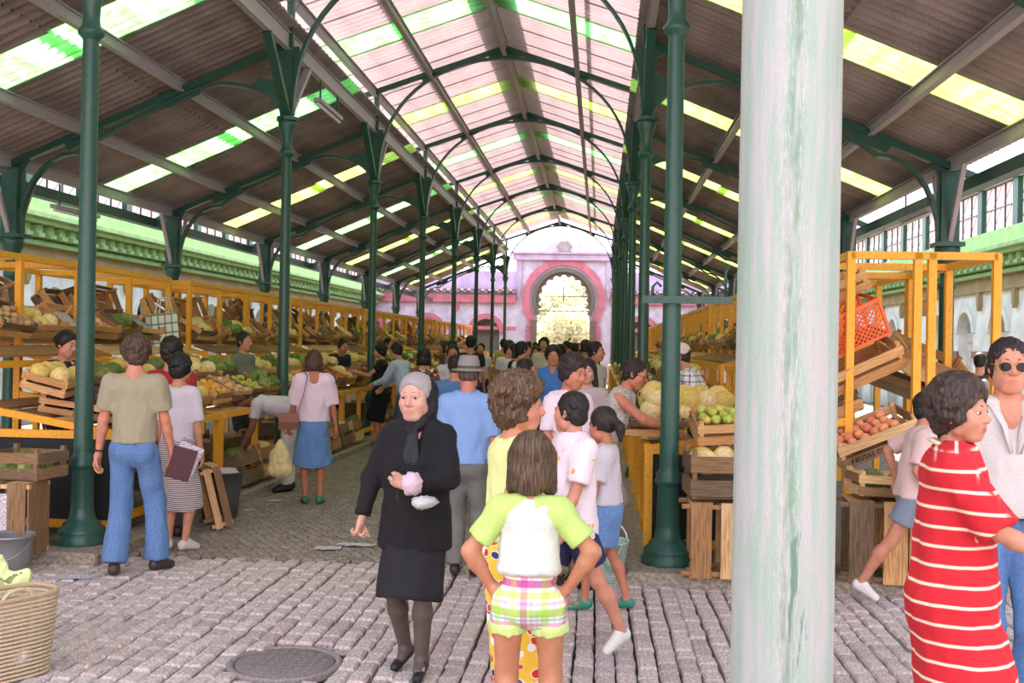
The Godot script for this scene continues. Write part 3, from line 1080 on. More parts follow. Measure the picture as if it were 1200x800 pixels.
func build_garden():
	# sunlit shrubs and trees beyond the gate
	var r := RandomNumberGenerator.new()
	r.seed = 31
	var leaf := mb()
	quad(leaf, Vector3(-0.5, 0, 0), Vector3(0, 0.3, 0.1), Vector3(0.5, 0, 0), Vector3(0, -0.3, 0.1))
	var lm := done(leaf)
	var greens := [rgb(196, 196, 164), rgb(216, 208, 184), rgb(150, 160, 124), rgb(224, 206, 198)]
	for t in 5:
		var x: float = [-2.6, -0.6, 0.9, 2.4, 0.2][t]
		var hh: float = [6.2, 4.6, 7.0, 5.0, 3.4][t]
		var zz: float = [-57, -53, -60, -56, -49.6][t]
		var o := thing("garden_tree", ["tall pale green tree beyond the gate opening", "rounded grey green shrub beyond the gate opening", "tallest leafy tree filling the top of the gate opening", "yellowish green tree beyond the gate jamb", "low flowering bush just beyond the gate"][t], "tree", Vector3(XC + x, 0, zz))
		var st := mb()
		sweep(st, [Vector3(0, 0, 0), Vector3(0.1, hh * 0.5, 0), Vector3(0, hh * 0.8, 0.1)], 0.12, 0.12, Vector3.RIGHT, 8)
		put("trunk", done(st), M.stone, o)
		for c in 2:
			st = mb()
			for i in 1500:
				var d := Vector3(r.randfn(), r.randfn(), r.randfn()).normalized() * pow(r.randf(), 0.4)
				var p := Vector3(d.x * 1.7, hh * 0.56 + d.y * hh * 0.46, d.z * 1.4)
				var bs := Basis.from_euler(Vector3(r.randf() * TAU, r.randf() * TAU, r.randf() * TAU)).scaled(Vector3.ONE * r.randf_range(0.16, 0.34))
				st.append_from(lm, 0, Transform3D(bs, p))
			var m := mat(greens[(t + c) % 4], 0.6)
			m.backlight_enabled = true
			m.backlight = Color(0.7, 0.7, 0.55)
			var f := put("foliage", st.commit(), m, o)
			tag(f, "", "", "", "stuff")
# ---------------------------------------------------------------- smooth bodies from bones
# a bone: [0, a, b, ra, rb, blend, side axis, flatness along that axis, cut ends (1 at a, 2 at b), take away]
# an egg: [1, centre, basis, radii, blend, take away]
func bone(a: Vector3, b: Vector3, ra: float, rb: float, k := 0.02, side := Vector3.ZERO, flat := 1.0, cap := 0, sub := false) -> Array:
	return [0, a, b, ra, rb, k, side, flat, cap, sub]

func egg(c: Vector3, bs: Basis, r: Vector3, k := 0.02, sub := false) -> Array:
	return [1, c, bs, r, k, sub]

var jobs := []

func job(called: String, parent: Node, m: Material, prims: Array, h: float, wob := 0.0, wob_f := 9.0, extra := []):
	jobs.append({"n": called, "p": parent, "m": m, "prims": [prims], "h": [h], "wob": wob, "wf": wob_f, "lips": [], "out": null})
	for e in extra:
		jobs[-1].prims.append(e[0])
		jobs[-1].h.append(e[1])

func flush_jobs():
	var id := WorkerThreadPool.add_group_task(run_job, jobs.size(), -1, true)
	WorkerThreadPool.wait_for_group_task_completion(id)
	for j in jobs:
		if j.out == null: continue
		var am := ArrayMesh.new()
		am.add_surface_from_arrays(Mesh.PRIMITIVE_TRIANGLES, j.out)
		put(j.n, am, j.m, j.p)
	jobs.clear()

func run_job(i: int):
	var j: Dictionary = jobs[i]
	var V := PackedVector3Array()
	var N := PackedVector3Array()
	var I := PackedInt32Array()
	for q in j.prims.size():
		var r := nets(j.prims[q], j.h[q], j.wob, j.wf)
		var base := V.size()
		V.append_array(r[0])
		N.append_array(r[1])
		for x in r[2]: I.append(x + base)
	if I.is_empty(): return
	var A := []
	A.resize(Mesh.ARRAY_MAX)
	A[Mesh.ARRAY_VERTEX] = V
	A[Mesh.ARRAY_NORMAL] = N
	A[Mesh.ARRAY_INDEX] = I
	var C := PackedColorArray()
	C.resize(V.size())
	C.fill(Color.WHITE)
	for l in j.lips:
		for v in V.size():
			var d: Vector3 = (V[v] - l[0]) * l[1]
			var t: float = Vector3(d.x / l[2].x, d.y / l[2].y, d.z / l[2].z).length()
			if t < 1.0: C[v] = C[v].lerp(l[3], clamp((1.0 - t) * 4.0, 0.0, 1.0))
	A[Mesh.ARRAY_COLOR] = C
	j.out = A

func nets(prims: Array, h: float, wob: float, wf: float) -> Array:
	var lo := Vector3.ONE * 1e9
	var hi := Vector3.ONE * -1e9
	for p in prims:
		if p[0] == 0:
			if p[9]: continue
			var r: float = max(p[3], p[4])
			for e in [p[1], p[2]]:
				lo = lo.min(e - Vector3.ONE * r)
				hi = hi.max(e + Vector3.ONE * r)
		elif not p[5]:
			var r: float = max(p[3].x, max(p[3].y, p[3].z))
			lo = lo.min(p[1] - Vector3.ONE * r)
			hi = hi.max(p[1] + Vector3.ONE * r)
	lo -= Vector3.ONE * h * 2.5
	hi += Vector3.ONE * h * 2.5
	var nx := int((hi.x - lo.x) / h) + 2
	var ny := int((hi.y - lo.y) / h) + 2
	var nz := int((hi.z - lo.z) / h) + 2
	var f := PackedFloat32Array()
	f.resize(nx * ny * nz)
	f.fill(9.0)
	var sy := nx
	var sz := nx * ny
	for p in prims:
		var kind: int = p[0]
		var a: Vector3
		var b: Vector3
		var k: float
		var sub: bool
		var R: float
		if kind == 0:
			a = p[1]
			b = p[2]
			k = p[5]
			sub = p[9]
			R = max(p[3], p[4])
		else:
			a = p[1]
			b = a
			k = p[4]
			sub = p[5]
			R = max(p[3].x, max(p[3].y, p[3].z))
		var m := R + k + h * 2.0
		var bl := (a.min(b) - Vector3.ONE * m - lo) / h
		var bh := (a.max(b) + Vector3.ONE * m - lo) / h
		var x0: int = max(0, int(bl.x))
		var y0: int = max(0, int(bl.y))
		var z0: int = max(0, int(bl.z))
		var x1: int = min(nx - 1, int(bh.x) + 1)
		var y1: int = min(ny - 1, int(bh.y) + 1)
		var z1: int = min(nz - 1, int(bh.z) + 1)
		var ba := b - a
		var L2: float = max(ba.length_squared(), 1e-9)
		var dir := ba / sqrt(L2)
		var ra := 0.0
		var rb := 0.0
		var side := Vector3.ZERO
		var fl := 1.0
		var cap := 0
		var inv := Basis()
		var rr := Vector3.ONE
		var rmin := 1.0
		if kind == 0:
			ra = p[3]
			rb = p[4]
			side = p[6]
			fl = 1.0 / p[7] - 1.0
			cap = p[8]
		else:
			inv = (p[2] as Basis).inverse()
			rr = p[3]
			rmin = min(rr.x, min(rr.y, rr.z))
		var bent := fl != 0.0 and kind == 0
		for z in range(z0, z1 + 1):
			for y in range(y0, y1 + 1):
				var id := z * sz + y * sy + x0
				for x in range(x0, x1 + 1):
					var q := Vector3(lo.x + x * h, lo.y + y * h, lo.z + z * h) - a
					var d: float
					if kind == 0:
						var t: float = clamp(q.dot(ba) / L2, 0.0, 1.0)
						var e := q - ba * t
						if bent: e += side * (e.dot(side) * fl)
						d = e.length() - (ra + (rb - ra) * t)
						if bent: d *= 0.85
						if cap:
							if cap & 1: d = max(d, -q.dot(dir))
							if cap & 2: d = max(d, (q - ba).dot(dir))
					else:
						var e := inv * q
						e = Vector3(e.x / rr.x, e.y / rr.y, e.z / rr.z)
						var el := e.length()
						d = (el - 1.0) * rmin if el > 0.5 else -0.5 * rmin
					var o := f[id]
					if sub:
						d = -d
						var g: float = k - absf(o - d)
						if g > 0.0: f[id] = max(o, d) + g * g * 0.25 / k
						elif d > o: f[id] = d
					else:
						var g: float = k - absf(o - d)
						if g > 0.0: f[id] = min(o, d) - g * g * 0.25 / k
						elif d < o: f[id] = d
					id += 1
	# surface nets
	var V := PackedVector3Array()
	var cells := PackedInt32Array()
	var at := {}
	var offs := [0, 1, sy, sy + 1, sz, sz + 1, sz + sy, sz + sy + 1]
	var o1: int = 1
	var o2: int = sy
	var o3: int = sy + 1
	var o4: int = sz
	var o5: int = sz + 1
	var o6: int = sz + sy
	var o7: int = sz + sy + 1
	var far := h * 2.0
	for z in range(nz - 1):
		for y in range(ny - 1):
			var id := z * sz + y * sy
			for x in range(nx - 1):
				var c0 := f[id]
				if c0 > far or c0 < -far:
					id += 1
					continue
				var c1 := f[id + o1]
				var c2 := f[id + o2]
				var c3 := f[id + o3]
				var c4 := f[id + o4]
				var c5 := f[id + o5]
				var c6 := f[id + o6]
				var c7 := f[id + o7]
				var ng := int(c0 < 0) + int(c1 < 0) + int(c2 < 0) + int(c3 < 0) + int(c4 < 0) + int(c5 < 0) + int(c6 < 0) + int(c7 < 0)
				if ng == 0 or ng == 8:
					id += 1
					continue
				var s := Vector3.ZERO
				var n := 0
				if (c0 < 0) != (c1 < 0):
					s += Vector3(c0 / (c0 - c1), 0, 0); n += 1
				if (c2 < 0) != (c3 < 0):
					s += Vector3(c2 / (c2 - c3), 1, 0); n += 1
				if (c4 < 0) != (c5 < 0):
					s += Vector3(c4 / (c4 - c5), 0, 1); n += 1
				if (c6 < 0) != (c7 < 0):
					s += Vector3(c6 / (c6 - c7), 1, 1); n += 1
				if (c0 < 0) != (c2 < 0):
					s += Vector3(0, c0 / (c0 - c2), 0); n += 1
				if (c1 < 0) != (c3 < 0):
					s += Vector3(1, c1 / (c1 - c3), 0); n += 1
				if (c4 < 0) != (c6 < 0):
					s += Vector3(0, c4 / (c4 - c6), 1); n += 1
				if (c5 < 0) != (c7 < 0):
					s += Vector3(1, c5 / (c5 - c7), 1); n += 1
				if (c0 < 0) != (c4 < 0):
					s += Vector3(0, 0, c0 / (c0 - c4)); n += 1
				if (c1 < 0) != (c5 < 0):
					s += Vector3(1, 0, c1 / (c1 - c5)); n += 1
				if (c2 < 0) != (c6 < 0):
					s += Vector3(0, 1, c2 / (c2 - c6)); n += 1
				if (c3 < 0) != (c7 < 0):
					s += Vector3(1, 1, c3 / (c3 - c7)); n += 1
				at[id] = V.size()
				cells.append(id)
				V.append(lo + (Vector3(x, y, z) + s / n) * h)
				id += 1
	var I := PackedInt32Array()
	for c in cells:
		var c0 := f[c] < 0
		for ax in 3:
			var step: int = [1, sy, sz][ax]
			if c0 == (f[c + step] < 0): continue
			var u: int = [sy, sz, 1][ax]
			var w: int = [sz, 1, sy][ax]
			var i0: int = at.get(c, -1)
			var i1: int = at.get(c - u, -1)
			var i2: int = at.get(c - u - w, -1)
			var i3: int = at.get(c - w, -1)
			if i1 < 0 or i2 < 0 or i3 < 0: continue
			if c0: I.append_array([i0, i2, i1, i0, i3, i2])
			else: I.append_array([i0, i1, i2, i0, i2, i3])
	var N := PackedVector3Array()
	for pass_no in (2 if wob > 0.0 else 1):
		N.resize(V.size())
		N.fill(Vector3.ZERO)
		for t in range(0, I.size(), 3):
			var i0 := I[t]
			var i1 := I[t + 1]
			var i2 := I[t + 2]
			var g := (V[i2] - V[i0]).cross(V[i1] - V[i0])
			N[i0] += g
			N[i1] += g
			N[i2] += g
		for v in N.size(): N[v] = N[v].normalized()
		if pass_no == 0 and wob > 0.0:
			var nzz := FastNoiseLite.new()
			nzz.frequency = 1.0
			nzz.fractal_octaves = 2
			nzz.seed = 7
			for v in V.size():
				var q := V[v]
				V[v] = q + N[v] * wob * nzz.get_noise_3d(q.x * wf, q.y * wf * 0.55, q.z * wf)
	return [V, N, I]

# ---------------------------------------------------------------- people
var cloth_cache := {}
func cloth(c: Color, rough := 0.9, tex: Texture2D = null, sc := 1.0) -> StandardMaterial3D:
	var key := str(c, rough, tex, sc)
	if not cloth_cache.has(key):
		var m := mat(c, rough, tex if tex else M.t_weave, sc if tex else 9.0, false)
		m.uv1_triplanar_sharpness = 12.0 if tex else 2.0
		cloth_cache[key] = m
	return cloth_cache[key]

func skin_mat(c: Color) -> StandardMaterial3D:
	var key := "skin" + str(c)
	if not cloth_cache.has(key):
		var m := mat(Color(c.r * 0.9, c.g * 0.86, c.b * 0.83), 0.55, M.t_skin, 3.0, false)
		m.vertex_color_use_as_albedo = true
		cloth_cache[key] = m
	return cloth_cache[key]

# two bones of lengths l1, l2 from a towards t: the place of the joint between them
func ik(a: Vector3, t: Vector3, l1: float, l2: float, pole: Vector3) -> Array:
	var d := t - a
	var L: float = clamp(d.length(), 0.05, (l1 + l2) * 0.998)
	d = d.normalized()
	t = a + d * L
	var x := (l1 * l1 - l2 * l2 + L * L) / (2.0 * L)
	var y: float = sqrt(max(l1 * l1 - x * x, 0.0))
	var p := (pole - d * pole.dot(d)).normalized()
	return [a + d * x + p * y, t]

# bones of a hand: five fingers of unequal length, bent at the knuckles, thumb off the side of the palm
func hand_bones(w: Vector3, dir: Vector3, palm: Vector3, s: float, curl: float, left: bool, thumb_in := 0.3) -> Array:
	palm = (palm - dir * palm.dot(dir)).normalized()
	var across := dir.cross(palm) * (1.0 if left else -1.0)      # towards the thumb
	var out := []
	var pc := w + dir * 0.045 * s
	out.append(bone(w - dir * 0.02 * s, w + dir * 0.02 * s, 0.025 * s, 0.026 * s, 0.01))
	for k in 4:
		var off: float = [0.027, 0.009, -0.009, -0.026][k] * s
		out.append(bone(w + dir * 0.01 * s + across * off * 0.6, w + dir * 0.083 * s + across * off, 0.016 * s, 0.0125 * s, 0.012 * s))
		var base := w + dir * 0.085 * s + across * off
		var ln: float = [0.07, 0.078, 0.073, 0.057][k] * s
		var fd := dir
		var p := base
		for q in 3:
			var ang: float = curl * [0.9, 1.25, 0.8][q] + 0.1 + k * 0.05 * curl
			fd = (fd * cos(ang) + palm * sin(ang)).normalized()
			palm = (palm - fd * palm.dot(fd)).normalized()
			var e: Vector3 = p + fd * ln * [0.45, 0.32, 0.23][q]
			out.append(bone(p, e, [0.0095, 0.0088, 0.0082][q] * s, [0.0088, 0.0082, 0.0068][q] * s, 0.002))
			p = e
		palm = (palm - dir * palm.dot(dir)).normalized()
	var tb := w + dir * 0.022 * s + across * 0.024 * s
	var td := (dir * 0.75 + across * (0.75 - thumb_in) + palm * (0.25 + thumb_in)).normalized()
	var t1 := tb + td * 0.042 * s
	var t2 := t1 + (td + dir * 0.5 + palm * curl * 0.6 - across * thumb_in).normalized() * 0.032 * s
	var t3 := t2 + (dir * 0.8 + palm * curl * 0.8 - across * thumb_in).normalized() * 0.024 * s
	out.append(bone(tb - td * 0.01 * s, t1, 0.015 * s, 0.0115 * s, 0.01))
	out.append(bone(t1, t2, 0.0112 * s, 0.0098 * s, 0.003))
	out.append(bone(t2, t3, 0.0098 * s, 0.0078 * s, 0.003))
	return out

func head_bones(c: Vector3, B: Basis, s: float, wide := 1.0, fine := true) -> Array:
	var out := []
	var P := func(x: float, y: float, z: float) -> Vector3: return c + B * (Vector3(x * wide, y, z) * s)
	out.append(egg(P.call(0, 0.034, -0.014), B, Vector3(0.0735 * wide, 0.084, 0.094) * s, 0.01))
	out.append(egg(P.call(0, -0.042, 0.024), B, Vector3(0.0585 * wide, 0.074, 0.068) * s, 0.035 * s))
	out.append(bone(P.call(-0.02, -0.096, 0.058), P.call(0.02, -0.096, 0.058), 0.019 * s, 0.019 * s, 0.03 * s))
	for q in [-1, 1]:
		out.append(bone(P.call(q * 0.036, -0.03, 0.056), P.call(q * 0.05, -0.072, 0.012), 0.026 * s, 0.02 * s, 0.03 * s))
	if not fine:
		out.append(bone(P.call(0, 0.0, 0.09), P.call(0, -0.03, 0.104), 0.009 * s, 0.014 * s, 0.012 * s))
		for q in [-1, 1]: out.append(egg(P.call(q * 0.077, -0.004, -0.008), B, Vector3(0.012, 0.032, 0.02) * s, 0.006))
		return out
	out.append(bone(P.call(-0.036, 0.021, 0.078), P.call(0.036, 0.021, 0.078), 0.0105 * s, 0.0105 * s, 0.018 * s))
	for q in [-1, 1]:
		out.append(egg(P.call(q * 0.031, 0.002, 0.099), B, Vector3(0.017, 0.0115, 0.02) * s, 0.01 * s, true))
	out.append(bone(P.call(0, 0.012, 0.084), P.call(0, -0.024, 0.105), 0.0075 * s, 0.0105 * s, 0.012 * s))
	out.append(bone(P.call(0, -0.024, 0.104), P.call(0, -0.031, 0.103), 0.0115 * s, 0.0105 * s, 0.008 * s))
	for q in [-1, 1]: out.append(egg(P.call(q * 0.0125, -0.032, 0.095), B, Vector3(0.009, 0.008, 0.011) * s, 0.006 * s))
	out.append(egg(P.call(0, -0.064, 0.073), B, Vector3(0.028, 0.02, 0.021) * s, 0.015 * s))
	for q in [-1, 1]: out.append(egg(P.call(q * 0.031, 0.0095, 0.0765), B, Vector3(0.017, 0.0062, 0.013) * s, 0.004 * s))
	out.append(bone(P.call(-0.017, -0.059, 0.087), P.call(0.017, -0.059, 0.087), 0.0058 * s, 0.0058 * s, 0.006 * s))
	out.append(bone(P.call(-0.014, -0.0695, 0.086), P.call(0.014, -0.0695, 0.086), 0.0065 * s, 0.0065 * s, 0.006 * s))
	out.append(bone(P.call(-0.022, -0.0642, 0.0965), P.call(0.022, -0.0642, 0.0965), 0.0032 * s, 0.0032 * s, 0.003 * s, Vector3.ZERO, 1.0, 0, true))
	for q in [-1, 1]:
		out.append(egg(P.call(q * 0.077, -0.004, -0.008), B * Basis(Vector3.RIGHT, -0.2), Vector3(0.011, 0.031, 0.019) * s, 0.006 * s))
		out.append(egg(P.call(q * 0.09, 0.0, -0.002), B, Vector3(0.009, 0.017, 0.01) * s, 0.004 * s, true))
	return out

func hair_bones(style: String, c: Vector3, B: Basis, s: float, sd: int, lvl: int) -> Array:
	var out := []
	var P := func(x: float, y: float, z: float) -> Vector3: return c + B * (Vector3(x, y, z) * s)
	var r := RandomNumberGenerator.new()
	r.seed = sd
	var E := func(x: float, y: float, z: float, a: float, b: float, d: float, k := 0.02): out.append(egg(P.call(x, y, z), B, Vector3(a, b, d) * s, k * s))
	match style:
		"bald":
			E.call(0, 0.0, -0.045, 0.081, 0.06, 0.07)
		"short", "curly", "wavy", "perm":
			var g: float = {"short": 0.0, "curly": 0.026, "wavy": 0.01, "perm": 0.02}[style]
			E.call(0, 0.046 + g * 0.5, -0.022, 0.082 + g, 0.086 + g, 0.097 + g)
			E.call(0, -0.02 - g * 0.6, -0.055, 0.07 + g, 0.062 + g, 0.05 + g)
			for q in [-1, 1]: E.call(q * 0.064, 0.0 - g * 0.4, -0.005, 0.022 + g * 0.7, 0.042 + g, 0.03 + g * 0.5)
			out.append(egg(P.call(0, -0.028, 0.108), B, Vector3(0.074, 0.092, 0.07) * s, 0.01, true))
		"bob", "long", "ponytail", "bun":
			E.call(0, 0.046, -0.02, 0.086, 0.088, 0.1)
			if style == "bob":
				E.call(0, -0.04, -0.05, 0.088, 0.09, 0.062)
				for q in [-1, 1]: out.append(bone(P.call(q * 0.07, 0.03, 0.0), P.call(q * 0.076, -0.1, 0.0), 0.03 * s, 0.028 * s, 0.03 * s))
			if style == "long":
				E.call(0, -0.06, -0.06, 0.085, 0.1, 0.05)
				out.append(bone(P.call(0, -0.05, -0.075), P.call(0, -0.22, -0.09), 0.075 * s, 0.06 * s, 0.03 * s, B.z, 0.55))
				for q in [-1, 1]: out.append(bone(P.call(q * 0.07, 0.02, 0.0), P.call(q * 0.085, -0.16, -0.02), 0.028 * s, 0.032 * s, 0.03 * s))
			if style == "ponytail":
				E.call(0, 0.0, -0.06, 0.07, 0.06, 0.05)
				for q in [-1, 1]: E.call(q * 0.066, 0.005, -0.015, 0.02, 0.04, 0.035)
				out.append(bone(P.call(0, 0.03, -0.11), P.call(0, -0.03, -0.155), 0.028 * s, 0.034 * s, 0.01 * s))
				out.append(bone(P.call(0, -0.03, -0.155), P.call(0, -0.12, -0.15), 0.034 * s, 0.014 * s, 0.02 * s))
			if style == "bun":
				E.call(0, 0.0, -0.06, 0.072, 0.062, 0.05)
				for q in [-1, 1]: E.call(q * 0.066, 0.005, -0.015, 0.02, 0.04, 0.035)
				E.call(0, 0.02, -0.125, 0.045, 0.045, 0.035, 0.01)
			out.append(egg(P.call(0, -0.034, 0.108), B, Vector3(0.071, 0.098, 0.076) * s, 0.008, true))
		"scarfed":
			E.call(0, 0.056, -0.012, 0.079, 0.067, 0.096)
			for q in [-1, 1]: E.call(q * 0.066, 0.02, 0.01, 0.016, 0.035, 0.03)
			out.append(egg(P.call(0, -0.02, 0.118), B, Vector3(0.078, 0.102, 0.08) * s, 0.008, true))
	if style in ["curly", "wavy", "perm"]:
		var n: int = [120, 60, 24][lvl]
		for i in n:
			var v := Vector3(r.randfn(), r.randfn(), r.randfn()).normalized()
			if v.z > 0.45 and v.y < (0.45 if style != "perm" else 0.6): continue
			if v.y < -0.75: continue
			var g: float = {"curly": 0.03, "wavy": 0.008, "perm": 0.02}[style]
			var p := Vector3(v.x * (0.082 + g), 0.03 + v.y * (0.09 + g), -0.02 + v.z * (0.09 + g))
			var rr := r.randf_range(0.017, 0.03) if style != "wavy" else r.randf_range(0.014, 0.024)
			out.append(bone(P.call(p.x, p.y, p.z), P.call(p.x, p.y, p.z), rr * s, rr * s, 0.006 * s))
		out.append(egg(P.call(0, -0.034, 0.104), B, Vector3(0.078, 0.094, 0.074) * s, 0.008, true))
	return out

# Everything about one person in one dictionary; see build_people for the keys.
func person(d: Dictionary) -> Node3D:
	var s: float = d.get("h", 1.65) / 1.70
	var lvl: int = d.get("lvl", 1)
	var hb: float = [0.012, 0.017, 0.029][lvl]
	var hh: float = [0.0046, 0.0085, 0.016][lvl]
	var fat: float = d.get("fat", 1.0)
	var fem: bool = d.get("fem", false)
	var child: bool = d.get("child", false)
	var hs: float = s * (1.0 if not child else 1.12) * d.get("hs", 1.0)
	var o := thing("person", d.label, "person", Vector3(d.x, d.get("y", 0.0), -d.z), deg_to_rad(d.get("yaw", 0.0)), d.get("group", ""))
	var lean := Basis(Vector3.RIGHT, deg_to_rad(d.get("lean", 0.0))) * Basis(Vector3.BACK, deg_to_rad(d.get("tilt", 0.0)))
	var drop: float = d.get("drop", 0.0)
	var pel := Vector3(0, 0.93 * s - drop, d.get("pz", 0.0))
	var twist := Basis(Vector3.UP, deg_to_rad(d.get("twist", 0.0)))
	var SP := func(x: float, u: float, z: float) -> Vector3: return pel + lean * (twist * Vector3(x * s, 0, z * s) + Vector3(0, u * s, 0))
	var fwd: Vector3 = lean * twist * Vector3.BACK
	var sw: float = (0.152 if fem else 0.172) * d.get("sw", 1.0)
	var nb: Vector3 = SP.call(0, 0.515, -0.012)
	var hy: Array = d.get("head", [0, 0])
	var HB := Basis(Vector3.UP, deg_to_rad(hy[0])) * Basis(Vector3.RIGHT, deg_to_rad(hy[1] + d.get("lean", 0.0) * 0.5))
	if hy.size() > 2: HB = HB * Basis(Vector3.BACK, deg_to_rad(hy[2]))
	var hc: Vector3 = SP.call(0, 0.572, 0.006) + HB * Vector3(0, 0.098 * hs, 0.016 * hs)
	var skin := skin_mat(d.get("skin", rgb(226, 178, 148)))
	var hair_c: Color = d.get("hair_c", rgb(44, 34, 30))
	# limbs
	var arms := []
	for q in [1, -1]:
		var sh: Vector3 = SP.call(q * sw, 0.45, -0.01)
		var key := "lh" if q > 0 else "rh"
		var t: Vector3 = d.get(key, Vector3(q * (sw + 0.06), 0.80 if not child else 0.8, 0.05)) * Vector3(s, s, s)
		t.y -= drop if not d.has(key) else 0.0
		var pole: Vector3 = d.get("le" if q > 0 else "re", Vector3(q * 0.35, -0.2, -1.0))
		var a := ik(sh, t, 0.275 * s, 0.245 * s, pole)
		arms.append([sh, a[0], a[1], q > 0])
	var legs := []
	for q in [1, -1]:
		var hip: Vector3 = pel + Vector3(q * d.get("hipx", 0.085) * s, -0.03 * s, 0)
		var t: Vector3 = d.get("lf" if q > 0 else "rf", Vector3(q * 0.085, 0.078, 0.0)) * s
		var a := ik(hip, t, 0.425 * s, 0.42 * s, Vector3(q * 0.12, 0, 1))
		legs.append([hip, a[0], a[1], d.get("lt" if q > 0 else "rt", Vector3(q * 0.25, -0.12, 1.0))])
	# skin: one continuous body
	var body := []
	var lm: float = (0.92 if fem else 1.0) * s * d.get("limb", 1.0)
	var armf: float = d.get("armf", 1.0)
	body.append(bone(nb - Vector3(0, 0.03, 0) * s, hc + HB * Vector3(0, -0.06, -0.022) * hs, (0.056 if not fem else 0.05) * s * d.get("neck", 1.0), (0.054 if not fem else 0.047) * s * d.get("neck", 1.0), 0.03))
	body.append(bone(SP.call(-sw * 0.8, 0.45, -0.01), SP.call(sw * 0.8, 0.45, -0.01), 0.052 * s, 0.052 * s, 0.05))
	body.append(bone(SP.call(0, 0.4, 0), SP.call(0, 0.0, 0), 0.118 * s, 0.115 * s, 0.06, fwd, 0.66))
	var fine := []
	for a in arms:
		body.append(bone(a[0], a[1], 0.043 * lm * armf, 0.036 * lm * armf, 0.03))
		var mid: Vector3 = a[1].lerp(a[2], 0.28)
		body.append(bone(a[1], mid, 0.0355 * lm * armf, 0.0375 * lm * armf, 0.02))
		body.append(bone(mid, a[2], 0.0375 * lm * armf, 0.0255 * lm, 0.02))
		var dir: Vector3 = (a[2] - a[1]).normalized()
		var key: String = "l" if a[3] else "r"
		if d.has(key + "hd"): dir = (d[key + "hd"] as Vector3).normalized()
		var palm: Vector3 = d.get(key + "p", Vector3(-1 if a[3] else 1, 0, -0.3))
		var hbones := hand_bones(a[2] + dir * 0.008 * s, dir, palm, s * (0.95 if fem else 1.0), d.get(key + "c", 0.35), a[3], d.get(key + "th", 0.3))
		if lvl == 0: fine.append([hbones, 0.0045])
		elif lvl == 1: fine.append([hbones, 0.008])
		else: body.append(bone(a[2], a[2] + dir * 0.13 * s, 0.03 * s, 0.02 * s, 0.01))
	var lf: float = lm * (0.84 if d.get("bottom", "trousers") == "trousers" else 1.0)
	for l in legs:
		body.append(bone(l[0], l[1], 0.076 * lf, 0.052 * lf, 0.04))
		var mid: Vector3 = l[1].lerp(l[2], 0.3) - Vector3(0, 0, 0.012)
		body.append(bone(l[1], mid, 0.05 * lf, 0.054 * lf, 0.02))
		body.append(bone(mid, l[2], 0.054 * lf, 0.034 * lf, 0.03))
	var head := head_bones(hc, HB, hs, d.get("wide", 1.0), lvl < 2)
	head.append(bone(nb + (hc - nb) * 0.2, hc + HB * Vector3(0, -0.06, -0.022) * hs, 0.05 * s * d.get("neck", 1.0), (0.052 if not fem else 0.046) * s * d.get("neck", 1.0), 0.02))
	fine.append([head, hh])
	# feet, bare unless shoes cover them
	var shoe := []
	for l in legs:
		shoe.append([])
		var td: Vector3 = (l[3] as Vector3).normalized()
		var an: Vector3 = l[2]
		var heel: Vector3 = an + Vector3(0, -0.042, 0) * s - td * 0.03 * s
		var toe: Vector3 = an + Vector3(0, -0.045, 0) * s + td * 0.135 * s
		body.append(bone(heel, toe, 0.03 * s, 0.022 * s, 0.02))
		body.append(bone(an, an.lerp(toe, 0.5), 0.032 * s, 0.026 * s, 0.02))
		shoe[-1].append(bone(heel, toe, 0.037 * s, 0.03 * s, 0.015, td.cross(Vector3.UP).normalized().cross(td), 0.95))
		shoe[-1].append(bone(heel + Vector3(0, 0.02, 0) * s, an + td * 0.02, 0.036 * s, 0.036 * s, 0.02))
		if not d.get("open_shoe", false): shoe[-1].append(bone(an + td * 0.02, toe, 0.034 * s, 0.026 * s, 0.02))
	job("body", o, skin, body, hb, 0.0, 9.0, fine)
	if lvl == 0:
		jobs[-1].lips = [[hc + HB * Vector3(0, -0.065, 0.092) * hs, HB.inverse(), Vector3(0.023, 0.0115, 0.02) * hs, d.get("lip", Color(0.88, 0.64, 0.62))]]
	elif lvl == 1:
		jobs[-1].lips = [[hc + HB * Vector3(0, -0.065, 0.092) * hs, HB.inverse(), Vector3(0.026, 0.014, 0.02) * hs, Color(0.78, 0.5, 0.48)]]
	# top
	var tb := []
	var topc: float = d.get("loose", 0.0)
	var top: String = d.get("top", "short")
	var hem: float = d.get("hem", -0.06)
	var dress: bool = d.get("dress", false)
	var g := topc
	tb.append(bone(SP.call(-sw * 0.84, 0.438, -0.012), SP.call(sw * 0.84, 0.438, -0.012), (0.06 + g * 0.5) * s, (0.06 + g * 0.5) * s, 0.05))
	tb.append(bone(SP.call(0, 0.39, 0.0), SP.call(0, 0.22, 0.0), (0.15 + g) * fat * s, (0.142 + g) * fat * s, 0.06, fwd, 0.7))
	tb.append(bone(SP.call(0, 0.22, 0.005), SP.call(0, hem, 0.005), (0.142 + g) * fat * s, (0.164 + g * 1.3) * fat * d.get("hipw", 1.0) * s, 0.05, fwd, 0.84, 2))
	if fem and not child:
		for q in [-1, 1]: tb.append(egg(SP.call(q * 0.07, 0.27, 0.085), lean * twist, Vector3(0.07, 0.068, 0.062) * s * d.get("bust", 1.0), 0.05))
	if d.has("belly"): tb.append(egg(SP.call(0, 0.1, 0.06), lean * twist, Vector3(0.13, 0.13, 0.09) * s * d.belly, 0.06))
	var slf: float = d.get("sleeve", 0.6)
